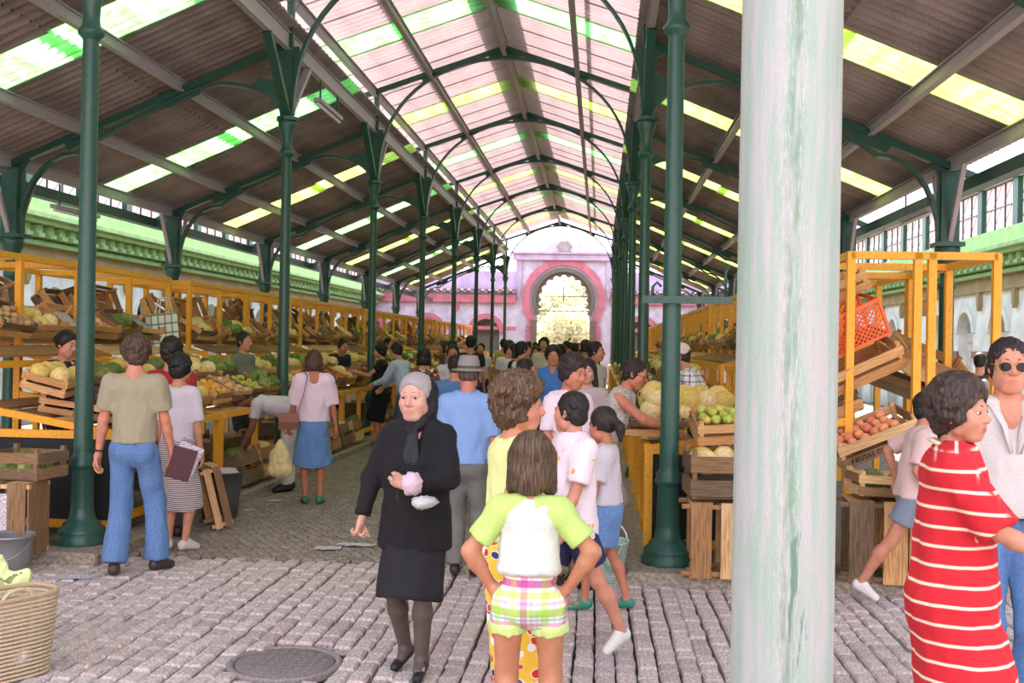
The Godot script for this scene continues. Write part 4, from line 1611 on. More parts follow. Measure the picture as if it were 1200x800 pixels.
	for a in arms:
		var thick: float = d.get("sleeve_r", 1.0)
		if top == "short":
			tb.append(bone(a[0], a[0].lerp(a[1], slf), 0.063 * s * thick, 0.063 * s * thick, 0.03, Vector3.ZERO, 1.0, 2))
		elif top == "long":
			tb.append(bone(a[0], a[1], 0.064 * s * thick, 0.054 * s * thick, 0.03))
			tb.append(bone(a[1], a[1].lerp(a[2], 0.94), 0.054 * s * thick, 0.041 * s * thick, 0.02, Vector3.ZERO, 1.0, 2))
	for e in d.get("cut", []):     # openings at the neck: [x, u, z, radius, x2, u2, z2, radius2]
		tb.append(bone(SP.call(e[0], e[1], e[2]), SP.call(e[4], e[5], e[6]), e[3] * s, e[7] * s, 0.008, Vector3.ZERO, 1.0, 0, true))
	tb.append(bone(nb + Vector3(0, 0.0, 0.0), nb + Vector3(0, 0.14, 0.03) * s, 0.058 * s * d.get("neck", 1.0), 0.075 * s, 0.008, Vector3.ZERO, 1.0, 0, true))
	# bottom
	var bt := []
	var bot: String = d.get("bottom", "trousers")
	var hw: float = fat * d.get("hipw", 1.0)
	if bot == "skirt":
		var u0 := 0.1 if not dress else 0.06
		var hy2: float = d.get("skirt", 0.5) * s
		var top_p: Vector3 = SP.call(0, u0, 0.0)
		var low := Vector3(legs[0][1].x + legs[1][1].x, 0, legs[0][1].z + legs[1][1].z) * 0.5
		low.y = hy2
		var fl: float = d.get("flare", 0.2)
		bt.append(bone(top_p, pel + Vector3(0, -0.07, -0.01) * s, 0.126 * hw * s, 0.158 * hw * s, 0.03, Vector3.BACK, 0.8, 1 if not dress else 0))
		bt.append(bone(pel + Vector3(0, -0.05, -0.01) * s, low, 0.158 * hw * s, fl * s, 0.04, Vector3.BACK, 0.86, 2))
	else:
		bt.append(bone(SP.call(0, d.get("waist", 0.08), 0.0), pel + Vector3(0, -0.03, -0.01) * s, 0.122 * hw * s, 0.136 * hw * s, 0.03, Vector3.BACK, 0.76, 1))
		for q in [-1, 1]: bt.append(egg(pel + Vector3(q * 0.062, -0.04, -0.05) * s, Basis(), Vector3(0.075, 0.085, 0.075) * hw * s, 0.04))
		for l in legs:
			var lw: float = d.get("leg", 1.0)
			if bot == "shorts":
				bt.append(bone(l[0], l[0].lerp(l[1], d.get("short", 0.45)), 0.09 * hw * s, 0.092 * hw * s * lw, 0.012, Vector3.ZERO, 1.0, 2))
			else:
				bt.append(bone(l[0], l[1], 0.096 * hw * s, 0.072 * s * lw, 0.03))
				bt.append(bone(l[1], l[1].lerp(l[2], 0.98), 0.073 * s * lw, d.get("cuff", 0.066) * s * lw, 0.025, Vector3.ZERO, 1.0, 2))
	var wf: float = d.get("wf", 11.0)
	if dress:
		job("dress", o, d.top_m, tb + bt, hb, 0.012, wf)
	else:
		job(d.get("top_name", "shirt"), o, d.top_m, tb, hb, 0.009 if lvl < 2 else 0.0, wf)
		job(d.get("bottom_name", "skirt" if bot == "skirt" else ("shorts" if bot == "shorts" else "trousers")), o, d.bot_m, bt, hb, 0.01 if lvl < 2 else 0.0, wf * 0.8)
	if d.get("shoes", true) and lvl < 2:
		for sh in shoe: job("shoe", o, cloth(d.get("shoe_c", rgb(40, 34, 32)), 0.5), sh, hb * 0.75)
	var style: String = d.get("hair", "short")
	if style != "none":
		var hm := cloth(hair_c, 0.6, M.t_hair if hair_c.v < 0.6 else null, 6.0)
		job("hair", o, hm, hair_bones(style, hc, HB, hs, int(d.x * 100 + d.z * 37) , lvl), [0.0055, 0.009, 0.018][lvl], [0.006, 0.006, 0.0][lvl] * (1.5 if style == "curly" else (0.35 if style in ["bob", "long", "ponytail", "bun", "scarfed"] else 1.0)), 60.0)
	if lvl < 2: face_parts(o, d, hc, HB, hs, lvl, hair_c)
	d.hc = hc
	d.HB = HB
	d.hs = hs
	d.arms = arms
	d.SP = SP
	return o

var eye_mesh: ArrayMesh
func face_parts(o: Node3D, d: Dictionary, hc: Vector3, HB: Basis, hs: float, lvl: int, hair_c: Color):
	if eye_mesh == null: eye_mesh = blob(1, 1, 1, 8, 12)
	for q in [-1, 1]:
		var e := put("eye", eye_mesh, M.eye_white, o)
		e.transform = Transform3D(HB.scaled_local(Vector3(0.0125, 0.0085, 0.012) * hs), hc + HB * Vector3(q * 0.031 * d.get("wide", 1.0), 0.002, 0.0765) * hs)
		var ir := put("iris", eye_mesh, M.iris, e)
		ir.transform = Transform3D(Basis().scaled(Vector3(0.58, 0.82, 0.3)), Vector3(0.05, 0, 0.78))
		if lvl == 0 or d.get("brows", true):
			var st := mb()
			var P := func(x: float, y: float, z: float) -> Vector3: return hc + HB * (Vector3(x * q, y, z) * hs)
			sweep(st, [P.call(0.015, 0.0255, 0.087), P.call(0.029, 0.0285, 0.085), P.call(0.047, 0.0215, 0.073)], 0.0042 * hs, 0.0042 * hs, Vector3.UP, 6)
			put("eyebrow", done(st), cloth(d.get("brow_c", hair_c), 0.8), o)
	if d.has("glasses"):
		var dark: bool = d.glasses == "dark"
		for q in [-1, 1]:
			var st := mb()
			var P := func(x: float, y: float, z: float) -> Vector3: return hc + HB * (Vector3(x * q, y, z) * hs)
			var ring := []
			for k in 14:
				var a := TAU * k / 14.0
				ring.append(P.call(0.033 + cos(a) * 0.027, -0.003 + sin(a) * 0.021 * (1.15 if sin(a) < 0 else 1.0), 0.102 - 0.012 * pow(max(0.0, cos(a)), 2)))
			sweep(st, ring, 0.002, 0.002, HB.z, 5, true)
			sweep(st, [P.call(0.06, 0.008, 0.09), P.call(0.078, 0.008, 0.06), P.call(0.081, 0.006, -0.01)], 0.002, 0.002, Vector3.UP, 5)
			sweep(st, [P.call(0.007, 0.004, 0.103), P.call(-0.001, 0.006, 0.106)], 0.002, 0.002, Vector3.UP, 5)
			put("glasses_frame", done(st), M.gold if dark else M.black, o)
			if dark:
				st = mb()
				st.set_smooth_group(0)
				for k in 14:
					for v in [P.call(0.033, -0.004, 0.104), ring[k], ring[(k + 1) % 14]]: st.add_vertex(v)
				put("lens", done(st), M.lens, o)
# ---------------------------------------------------------------- stalls, crates and produce
func dup(o: Node3D, label := "", group := "") -> Node3D:
	var c: Node3D = o.duplicate()
	var n: String = str(o.name)
	if n.length() > 4 and n[n.length() - 4] == "_": n = n.substr(0, n.length() - 4)
	c.name = numbered(n)
	add_child(c)
	if label: c.set_meta("label", label)
	if group: c.set_meta("group", group)
	return c

var protos := {}
# a slatted crate, 0.5 long (x), 0.32 wide (z), 0.17 high, open at the top
func crate(at: Transform3D, label: String, group: String, wood := 0, size := Vector3(0.5, 0.17, 0.32), fine := true) -> Node3D:
	var key := "%d %s %s" % [wood, size, fine]
	var o: Node3D
	if protos.has(key):
		o = dup(protos[key], label, group)
	else:
		o = thing("wooden_crate", label, "crate", Vector3.ZERO, 0.0, group)
		protos[key] = o
		var w: Material = M.wood[wood]
		var w2: Material = M.wood[(wood + 1) % 6]
		var L := size.x
		var H := size.y
		var W := size.z
		if fine:
			for q in [-1, 1]:
				for k in 2:
					plank("slat", Vector3(0, H * (0.24 + 0.52 * k), q * (W * 0.5 - 0.006)), Vector3(L, H * 0.36, 0.011), w if k else w2, o)
					plank("slat", Vector3(q * (L * 0.5 - 0.006), H * (0.24 + 0.52 * k), 0), Vector3(0.012, H * 0.38, W - 0.024), w2 if k else w, o)
				for z in [-1, 1]:
					plank("corner_post", Vector3(q * (L * 0.5 - 0.028), H * 0.55, z * (W * 0.5 - 0.026)), Vector3(0.03, H * 1.1, 0.03), w, o)
			for k in 3: plank("slat", Vector3(0, 0.007, (k - 1) * W * 0.32), Vector3(L - 0.02, 0.012, W * 0.27), w2, o)
		else:
			for q in [-1, 1]:
				plank("slat", Vector3(0, H * 0.5, q * W * 0.49), Vector3(L, H * 0.9, 0.012), w, o)
				plank("slat", Vector3(q * L * 0.49, H * 0.5, 0), Vector3(0.012, H * 0.9, W), w2, o)
			plank("slat", Vector3(0, 0.01, 0), Vector3(L, 0.012, W), w2, o)
	o.transform = at
	return o

var fruit := {}
func make_fruit():
	var t_melon := ramp_tex(noise_image(128, 0.06, 3, 21), [[0.25, Color(0.9, 0.86, 0.7)], [0.6, Color(1, 1, 1)]], 0.1)
	var t_spot := ramp_tex(noise_image(128, 0.03, 3, 22), [[0.3, Color(0.75, 0.85, 0.5)], [0.6, Color(1, 1, 1)]], 0.1)
	var dark_rot := ramp_tex(noise_image(128, 0.1, 3, 23), [[0.3, Color(0.5, 0.45, 0.5)], [0.7, Color(1, 1, 1)]], 0.2)
	# kind: [mesh, materials, spacing, category]
	fruit.melon = [blob(0.088, 0.08, 0.08, 9, 14, 0.02, 2), [mat(rgb(236, 214, 142), 0.6, t_melon, 4.0, false), mat(rgb(226, 204, 112), 0.6, t_melon, 4.0, false), mat(rgb(240, 224, 168), 0.6, t_melon, 4.0, false)], 0.15, "pale yellow melon"]
	fruit.green_melon = [blob(0.1, 0.085, 0.085, 9, 14, 0.03, 3), [mat(rgb(112, 124, 70), 0.6, t_spot, 4.0, false), mat(rgb(142, 144, 86), 0.6, t_spot, 4.0, false)], 0.165, "green melon"]
	fruit.tomato = [blob(0.036, 0.03, 0.036, 6, 8), [mat(rgb(214, 62, 40), 0.35), mat(rgb(226, 92, 50), 0.35)], 0.068, "red tomato"]
	fruit.apple = [blob(0.036, 0.033, 0.036, 6, 8), [mat(rgb(196, 206, 96), 0.45, t_spot, 8.0, false), mat(rgb(214, 190, 96), 0.45, t_spot, 8.0, false)], 0.07, "green apple"]
	fruit.peach = [blob(0.036, 0.034, 0.036, 6, 8), [mat(rgb(236, 164, 112), 0.6), mat(rgb(222, 130, 96), 0.6)], 0.07, "rosy peach"]
	fruit.orange = [blob(0.04, 0.038, 0.04, 6, 8), [mat(rgb(240, 160, 50), 0.5), mat(rgb(236, 184, 80), 0.5)], 0.078, "orange fruit"]
	fruit.potato = [blob(0.045, 0.032, 0.034, 6, 8, 0.15, 5), [mat(rgb(206, 172, 122), 0.85), mat(rgb(186, 150, 104), 0.85)], 0.078, "brown potato"]
	fruit.onion = [blob(0.04, 0.036, 0.04, 6, 8), [mat(rgb(208, 146, 92), 0.5), mat(rgb(226, 190, 146), 0.5)], 0.075, "golden onion"]
	fruit.grape_bunch = [blob(0.055, 0.04, 0.05, 10, 14, 0.9, 6), [mat(rgb(74, 58, 84), 0.5, dark_rot, 12.0, false), mat(rgb(96, 74, 98), 0.5, dark_rot, 12.0, false)], 0.088, "dark grape bunch"]
	fruit.lettuce = [blob(0.085, 0.07, 0.085, 10, 14, 0.8, 7), [mat(rgb(110, 138, 70), 0.8, t_spot, 9.0, false), mat(rgb(146, 166, 98), 0.8, t_spot, 9.0, false)], 0.14, "leafy green lettuce"]

var fruit_names := {"melon": "melon", "green_melon": "melon", "tomato": "tomato", "apple": "apple", "peach": "peach", "orange": "orange", "potato": "potato", "onion": "onion", "grape_bunch": "grapes", "lettuce": "lettuce"}
func fruit_at(kind: String, p: Vector3, where: String, sc := 1.0):
	var f: Array = fruit[kind]
	var o := put(kind, f[0], f[1][rng.randi() % f[1].size()], self, p)
	o.rotation = Vector3(rng.randf() * TAU, rng.randf() * TAU, rng.randf() * 0.8)
	o.scale = Vector3.ONE * sc * rng.randf_range(0.9, 1.08)
	tag(o, "%s %s" % [f[3], where], fruit_names[kind], "%s %s" % [f[3], where])

# heap of one kind inside a crate of the given inner size, in the crate's own frame
func fill(kind: String, xf: Transform3D, size: Vector3, where: String, most := 40, y := 0.6):
	var f: Array = fruit[kind]
	var d: float = f[2]
	var nx: int = max(1, int((size.x - 0.05) / d))
	var nz: int = max(1, int((size.z - 0.03) / d))
	var n := 0
	for i in nx:
		for k in nz:
			if n >= most: return
			var px: float = (i - (nx - 1) * 0.5) * d * min(1.12, (size.x - 0.05) / (nx * d)) + rng.randf_range(-0.008, 0.008)
			var pz: float = (k - (nz - 1) * 0.5) * d * min(1.12, (size.z - 0.03) / (nz * d)) + rng.randf_range(-0.008, 0.008)
			fruit_at(kind, xf * Vector3(px, size.y * y + rng.randf_range(0.0, 0.035), pz), where)
			n += 1

# loose layer in a far crate, too small to count
func produce_mass(xf: Transform3D, size: Vector3, m: Material):
	var st := mb()
	var b: ArrayMesh = fruit.apple[0]
	for i in 16:
		st.append_from(b, 0, Transform3D(Basis().scaled(Vector3.ONE * rng.randf_range(1.0, 1.7)), Vector3(rng.randf_range(-0.42, 0.42) * size.x, size.y * 0.75 + rng.randf_range(-0.01, 0.03), rng.randf_range(-0.4, 0.4) * size.z)))
	var o := put("produce_heap", st.commit(), m, self)
	o.transform = xf
	tag(o, "small heaped produce in a far stall crate", "produce", "far heaps of produce", "stuff")

# one stall unit: yellow post frame, sloping counter and a raised shelf. s = -1 on the long side, +1 opposite
func stall(s: int, z0: float, z1: float, idx: int, label: String):
	var o := thing("market_stall", label, "stall", Vector3(0, 0.07, 0), 0.0, "yellow framed stalls")
	var base: float = XL if s < 0 else XR
	var X := func(t: float) -> float: return base + s * t
	var zs := [-z0, -(z0 + z1) * 0.5, -z1]
	var y: Material = M.yellow
	var w := 0.055
	for z in zs:
		bar("post", Vector3(X.call(1.30), 0, z), Vector3(X.call(1.30), 2.24, z), w, w, y, o)
		bar("post", Vector3(X.call(2.32), 0, z), Vector3(X.call(2.32), 2.24, z), w, w, y, o)
		bar("cross_rail", Vector3(X.call(1.30), 2.22, z), Vector3(X.call(2.32), 2.22, z), w, w, y, o)
		bar("leg", Vector3(X.call(-0.12), 0, z), Vector3(X.call(-0.12), 0.8, z), w, w, y, o)
		if not (s > 0 and idx == 0): bar("shelf_bearer", Vector3(X.call(0.95), 1.3, z), Vector3(X.call(2.1), 1.62, z), 0.04, w, y, o)
		bar("counter_bearer", Vector3(X.call(-0.14), 0.78, z), Vector3(X.call(1.30), 1.02, z), 0.04, w, y, o)
		if not (s > 0 and idx == 0): bar("leg", Vector3(X.call(0.95), 0.9, z), Vector3(X.call(0.95), 1.34, z), 0.045, 0.045, y, o)
	for e in [[1.30, 2.22], [2.32, 2.22], [0.93, 1.3], [-0.14, 0.79], [-0.12, 0.14]]:
		if s > 0 and idx == 0 and e[0] == 0.93: continue
		bar("rail", Vector3(X.call(e[0]), e[1], -z0), Vector3(X.call(e[0]), e[1], -z1), w * 0.9, w, y, o)
	for k in (2 if idx == 0 and s > 0 else 4):
		var t := 0.0 + k * 0.33
		bar("counter_board", Vector3(X.call(t), 0.815 + t * 0.158, -z0), Vector3(X.call(t), 0.815 + t * 0.158, -z1), 0.24, 0.02, M.wood[(idx + k) % 3 + 2], o, Vector3(-s * 0.156, 0.988, 0))
	for k in (0 if s > 0 and idx == 0 else 3):
		var t := 1.1 + k * 0.36
		bar("shelf_board", Vector3(X.call(t), 1.36 + (t - 0.95) * 0.28, -z0), Vector3(X.call(t), 1.36 + (t - 0.95) * 0.28, -z1), 0.28, 0.02, M.wood[(idx + k) % 3 + 2], o, Vector3(-s * 0.27, 0.963, 0))
	if s > 0 and idx == 0:
		for t in [1.77, 1.87]: bar("post", Vector3(X.call(t), 0, -z0), Vector3(X.call(t), 2.24, -z0), w, w, y, o)
	# dark end panel in its yellow frame, towards the cobbles
	if z0 < 9.0:
		plank("end_panel", Vector3(X.call(0.42), 0.44, -z0 + 0.02), Vector3(1.06, 0.68, 0.02), M.board, o)
		bar("panel_frame", Vector3(X.call(-0.14), 0.78, -z0 + 0.03), Vector3(X.call(0.96), 0.78, -z0 + 0.03), 0.05, 0.06, y, o)
		bar("panel_frame", Vector3(X.call(-0.14), 0.1, -z0 + 0.03), Vector3(X.call(0.96), 0.1, -z0 + 0.03), 0.05, 0.06, y, o)
		bar("panel_frame", Vector3(X.call(-0.13), 0.08, -z0 + 0.03), Vector3(X.call(-0.13), 0.8, -z0 + 0.03), 0.06, 0.05, y, o)
		bar("panel_frame", Vector3(X.call(0.95), 0.08, -z0 + 0.03), Vector3(X.call(0.95), 0.8, -z0 + 0.03), 0.06, 0.05, y, o)

const LOW_KINDS := ["tomato", "potato", "grape_bunch", "melon", "orange", "onion", "apple", "lettuce", "melon", "peach", "green_melon", "grape_bunch", "tomato", "melon"]
const HIGH_KINDS := ["none", "potato", "melon", "none", "onion", "green_melon", "none", "peach", "melon", "none", "lettuce", "melon", "none"]
func build_stalls():
	make_fruit()
	rng.seed = 101
	var heap_m := [mat(rgb(226, 170, 70), 0.6), mat(rgb(168, 178, 80), 0.6), mat(rgb(206, 96, 60), 0.5), mat(rgb(226, 208, 140), 0.6)]
	var ord := ["first", "second", "third", "fourth", "fifth", "sixth", "seventh", "eighth", "ninth", "tenth", "eleventh", "twelfth", "thirteenth", "fourteenth"]
	for s in [-1, 1]:
		var count := 0
		var low := 0
		var high := 0
		for b in 7:
			for half in 2:
				var z0: float = Z1 + b * BAY + (0.32 if half == 0 else 2.47)
				var z1: float = z0 + 2.08
				stall(s, z0, z1, b * 2 + half, "%s yellow stall from the cobbles, %s" % [ord[count], "row with the hanging checked bag" if s < 0 else "row behind the pale pillar"])
				count += 1
				var side := "long stall row" if s < 0 else "opposite stall row"
				var base: float = XL if s < 0 else XR
				if s > 0 and ((b == 0 and half == 0) or b > 4): continue
				for row in 2:
					for c in 4:
						var z: float = -(z0 + 0.27 + c * 0.515)
						var t: float = 0.1 if row == 0 else 1.32
						var yy: float = (0.85 + 0.07 + 0.022) if row == 0 else (1.49 + 0.07)
						var tilt: float = (0.42 if row == 0 else 0.6) + rng.randf_range(-0.12, 0.12)
						var turn := rng.randf_range(-0.12, 0.12)
						# long side of the crate along the stall, its open top turned to the lane
						var bs := Basis(Vector3.UP, turn + PI / 2) * Basis(Vector3.RIGHT, tilt * s * (-1))
						bs = Basis(Vector3.BACK, s * tilt) * Basis(Vector3.UP, turn + PI / 2)
						var xf := Transform3D(bs, Vector3(base + s * (t + 0.02), yy + sin(tilt) * 0.2, z))
						var wood := rng.randi() % 6
						var kinds: Array = LOW_KINDS if row == 0 else HIGH_KINDS
						var kind: String = kinds[(low if row == 0 else high) % kinds.size()]
						if row == 0: low += 1
						else: high += 1
						if s < 0 and b == 0 and half == 0 and row == 0 and c < 2: continue
						var place := "%s of the %s" % ["lower counter" if row == 0 else "upper shelf", side]
						var size := Vector3(0.49, 0.13 if row == 0 else 0.15, 0.34)
						var word: String = kind.replace("_", " ")
						if kind == "none":
							crate(xf, "empty tilted slatted crate on the %s" % place, "empty crates, %s" % place, wood, size, b < 4)
							if rng.randf() < 0.6 and b < 5:
								var pp := put("paper_lining", unit_box, M.paper, self)
								pp.transform = Transform3D(xf.basis.scaled_local(Vector3(0.42, 0.006, 0.3)), xf * Vector3(0, 0.06 + 0.04 * rng.randf(), 0))
								tag(pp, "white paper lining in an empty crate on the %s" % place, "paper", "paper linings, %s" % place)
							continue
						crate(xf, "tilted slatted crate of %s on the %s" % [word, place], "crates of %s, %s" % [word, place], wood, size, b < 4)
						var where := "in a crate on the %s" % place
						if b < 3: fill(kind, xf, size, where, 28 if row == 0 else 16)
						elif b < 4: fill("melon" if kind in ["melon", "green_melon"] else kind, xf, size, where, 8)
						else: produce_mass(xf, size, heap_m[(low + high) % 4])
				if s < 0 or (b > 0 and b < 3):
					# a back row of crates behind the first on the counter, dimly seen
					for c in 3:
						var z: float = -(z0 + 0.35 + c * 0.68)
						var xf := Transform3D(Basis(Vector3.BACK, s * 0.25) * Basis(Vector3.UP, PI / 2 + rng.randf_range(-0.2, 0.2)), Vector3(base + s * 0.6, 1.16, z))
						var kind: String = ["melon", "green_melon", "melon", "lettuce", "melon"][(c + b * 2 + half) % 5]
						crate(xf, "wooden crate of %s at the back of the counter, %s" % [kind.replace("_", " "), side], "back crates of %s, %s" % [kind, side], rng.randi() % 6, Vector3(0.5, 0.14, 0.36), b < 2)
						if b < 4: fill(kind, xf, Vector3(0.5, 0.16, 0.36), "in a back crate of the %s" % side, 8 if b < 3 else 5, 0.8)
					# spare crates stored below the counter and tossed on the shelf
					for c in (2 if s < 0 and b < 3 else 0):
						var xf := Transform3D(Basis(Vector3.UP, rng.randf_range(-0.3, 0.3) + PI / 2), Vector3(base + s * 0.5, 0.23, -(z0 + 0.5 + c * 1.0)))
						crate(xf, "old grey crate stored under the counter of the %s" % side, "crates under the counters, %s" % side, 4 + c % 2, Vector3(0.6, 0.3, 0.5), b < 2)
					for c in (3 if s < 0 and b < 5 else (1 if b < 5 else 0)):
						var xf := Transform3D(Basis(Vector3.BACK, s * (0.9 + 0.15 * c)) * Basis(Vector3.UP, PI / 2 + rng.randf_range(-0.5, 0.5)), Vector3(base + s * (1.85 + 0.08 * c), 1.84 + 0.06 * c, -(z0 + 0.4 + c * 0.62 + rng.randf_range(-0.12, 0.12))))
						crate(xf, "empty crate tipped steeply behind the shelf of the %s" % side, "empty tipped crates, %s" % side, rng.randi() % 6, Vector3(0.56, 0.18, 0.36), b < 3)
# ---------------------------------------------------------------- loose things
func text_on(parent: Node3D, words: String, xf: Transform3D, size: float, m: Material):
	var f := SystemFont.new()
	f.font_names = PackedStringArray(["Droid Sans"])
	f.font_weight = 700
	var t := TextMesh.new()
	t.text = words
	t.font = f
	t.font_size = 32
	t.pixel_size = size / 32.0
	t.depth = 0.002
	var o := put("lettering", t, m, parent)
	o.transform = xf

func tilt_xf(x: float, y: float, z: float, roll: float, yaw := 0.0, pitch := 0.0) -> Transform3D:
	return Transform3D(Basis(Vector3.UP, deg_to_rad(yaw)) * Basis(Vector3.BACK, deg_to_rad(roll)) * Basis(Vector3.RIGHT, deg_to_rad(pitch)), Vector3(x, y, -z))

func plastic_crate(xf: Transform3D, label: String):
	var o := thing("plastic_crate", label, "crate")
	o.transform = xf
	var m := mat(rgb(240, 112, 56), 0.45)
	var L := 0.54
	var H := 0.28
	var W := 0.34
	var st := mb()
	for y in [0.01, H]:
		for q in [-1, 1]:
			abox(st, Vector3(0, y, q * W * 0.5), Vector3(L, 0.022, 0.016))
			abox(st, Vector3(q * L * 0.5, y, 0), Vector3(0.016, 0.022, W))
	for q in [-1, 1]:
		for z in [-1, 1]: abox(st, Vector3(q * L * 0.5, H * 0.5, z * W * 0.5), Vector3(0.022, H, 0.022))
	put("rim_frame", done(st), m, o)
	for q in [-1, 1]:
		st = mb()
		var n := 13
		for k in range(-6, n + 1):
			for dir in [-1, 1]:
				# clipped diagonal bars of the lattice
				var x0: float = -L * 0.5 + L * k / n
				var a := Vector2(x0, 0.0 if dir > 0 else H)
				var b := Vector2(x0 + H * 1.1, H if dir > 0 else 0.0)
				var lo: float = -L * 0.5
				var hi: float = L * 0.5
				if b.x <= lo or a.x >= hi: continue
				if a.x < lo: a = a.lerp(b, (lo - a.x) / (b.x - a.x))
				if b.x > hi: b = a.lerp(b, (hi - a.x) / (b.x - a.x))
				var c := (a + b) * 0.5
				abox(st, Vector3(c.x, c.y, q * W * 0.5), Vector3(a.distance_to(b), 0.009, 0.008), Basis(Vector3.BACK, (b - a).angle()))
		put("lattice", done(st), m, o)
	plank("floor", Vector3(0, 0.008, 0), Vector3(L, 0.008, W), m, o)

func bucket(at: Vector3, label: String, m: Material, r0: float, r1: float, h: float, handle := true) -> Node3D:
	var o := thing("bucket", label, "bucket", at)
	var st := mb()
	lathe(st, [Vector2(0, 0.01), Vector2(r0, 0.0), Vector2(lerp(r0, r1, 0.5), h * 0.5), Vector2(r1, h), Vector2(r1 + 0.012, h + 0.004), Vector2(r1 + 0.012, h - 0.014), Vector2(r1 - 0.008, h - 0.01), Vector2(r0 - 0.006, 0.02), Vector2(0, 0.02)], 26)
	put("pail", done(st), m, o)
	if handle:
		st = mb()
		var pts := []
		for i in 13:
			var a := PI * i / 12.0
			pts.append(Vector3(cos(a) * (r1 + 0.01), h - 0.03 - sin(a) * h * 0.45, 0.03 + sin(a) * r1 * 0.95))
		sweep(st, pts, 0.004, 0.004, Vector3.UP, 6)
		put("handle", done(st), M.steel, o)
	return o

func straw_basket(at: Vector3, turn: float):
	var o := thing("straw_basket", "woven straw shopping basket standing on the cobbles beside a green plastic bag", "basket", at, turn)
	var straw := mat(rgb(226, 208, 172), 0.9, M.t_fine, 9.0, false)
	var st := mb()
	var ell := func(y: float, grow: float) -> Array:
		var pts := []
		for k in 32:
			var a := TAU * k / 32.0
			var c := cos(a)
			var sn := sin(a)
			pts.append(Vector3(sign(c) * pow(abs(c), 0.6) * (0.2 + grow), y, sign(sn) * pow(abs(sn), 0.6) * (0.105 + grow * 0.6)))
		return pts
	for k in 19: sweep(st, ell.call(0.012 + k * 0.0195, 0.002 * k), 0.008, 0.0115, Vector3.UP, 6, true)
	put("woven_wall", done(st), straw, o)
	st = mb()
	sweep(st, ell.call(0.388, 0.039), 0.012, 0.012, Vector3.UP, 8, true)
	put("rim", done(st), mat(rgb(214, 190, 146), 0.9, M.t_fine, 9.0, false), o)
	st = mb()
	var base: Array = ell.call(0.01, 0.0)
	st.set_smooth_group(-1)
	for k in 32:
		for v in [Vector3(0, 0.01, 0), base[(k + 1) % 32], base[k]]: st.add_vertex(v)
	put("bottom", done(st), straw, o)
	for q in [-1, 1]:
		st = mb()
		var pts := []
		for i in 11:
			var a := PI * i / 10.0
			pts.append(Vector3(cos(a) * 0.07, 0.385 + sin(a) * 0.05, q * (0.128 + 0.01 * sin(a))))
		sweep(st, pts, 0.009, 0.009, Vector3.UP, 7)
		put("handle", done(st), straw, o)
	var pb := thing("paper_parcel", "crumpled white paper parcel inside the straw basket", "parcel", at + Vector3(0.0, 0.14, 0.0))
	put("wrapping", blob(0.12, 0.13, 0.07, 10, 14, 0.5, 9), M.paper, pb)

func carrier_bag(at: Vector3, turn: float, col: Color, label: String, size := Vector3(0.14, 0.2, 0.09), held := false):
	var o := thing("carrier_bag", label, "bag", at, turn)
	var m := mat(col, 0.35)
	m.backlight_enabled = true
	m.backlight = Color(0.4, 0.4, 0.35)
	var pr := [egg(Vector3(0, size.y * 0.52, 0), Basis(), Vector3(size.x * 1.05, size.y * 0.6, size.z), 0.02), bone(Vector3(-size.x * 0.7, size.y * 0.2, 0), Vector3(size.x * 0.7, size.y * 0.2, 0), size.z * 0.85, size.z * 0.85, 0.03)]
	pr.append(bone(Vector3(0, size.y * 0.8, 0), Vector3(0, size.y * 1.3, 0), size.x * 0.62, size.x * 0.22, 0.04, Vector3.BACK, 0.45))
	if not held:
		# the two handles: one standing in a loop, one fallen aside as a flap
		var loop := [Vector3(-0.02, 1.25, 0), Vector3(-0.08, 1.45, 0.01), Vector3(-0.06, 1.62, 0.0), Vector3(0.0, 1.62, 0), Vector3(0.02, 1.45, 0), Vector3(0.0, 1.28, 0)]
		for k in loop.size() - 1: pr.append(bone(loop[k] * Vector3(1, size.y, 1), loop[k + 1] * Vector3(1, size.y, 1), 0.02, 0.02, 0.01))
		pr.append(bone(Vector3(0.02, size.y * 1.2, 0), Vector3(0.15, size.y * 1.22, 0.01), 0.05, 0.06, 0.02, Vector3.BACK, 0.3, 2))
	job("sack", o, m, pr, 0.009, 0.012, 16.0)

func newspaper(at: Vector3, turn: float, size: Vector2, label: String):
	var o := thing("newspaper_sheet", label, "paper", at, turn)
	var st := mb()
	st.set_smooth_group(0)
	var f := func(i, k): return Vector3((i / 6.0 - 0.5) * size.x, 0.006 + 0.008 * absf(sin(i * 1.3 + k * 0.9)), (k / 4.0 - 0.5) * size.y)
	for i in 6:
		for k in 4: quad(st, f.call(i, k), f.call(i + 1, k), f.call(i + 1, k + 1), f.call(i, k + 1))
	put("sheet", done(st), M.paper, o)

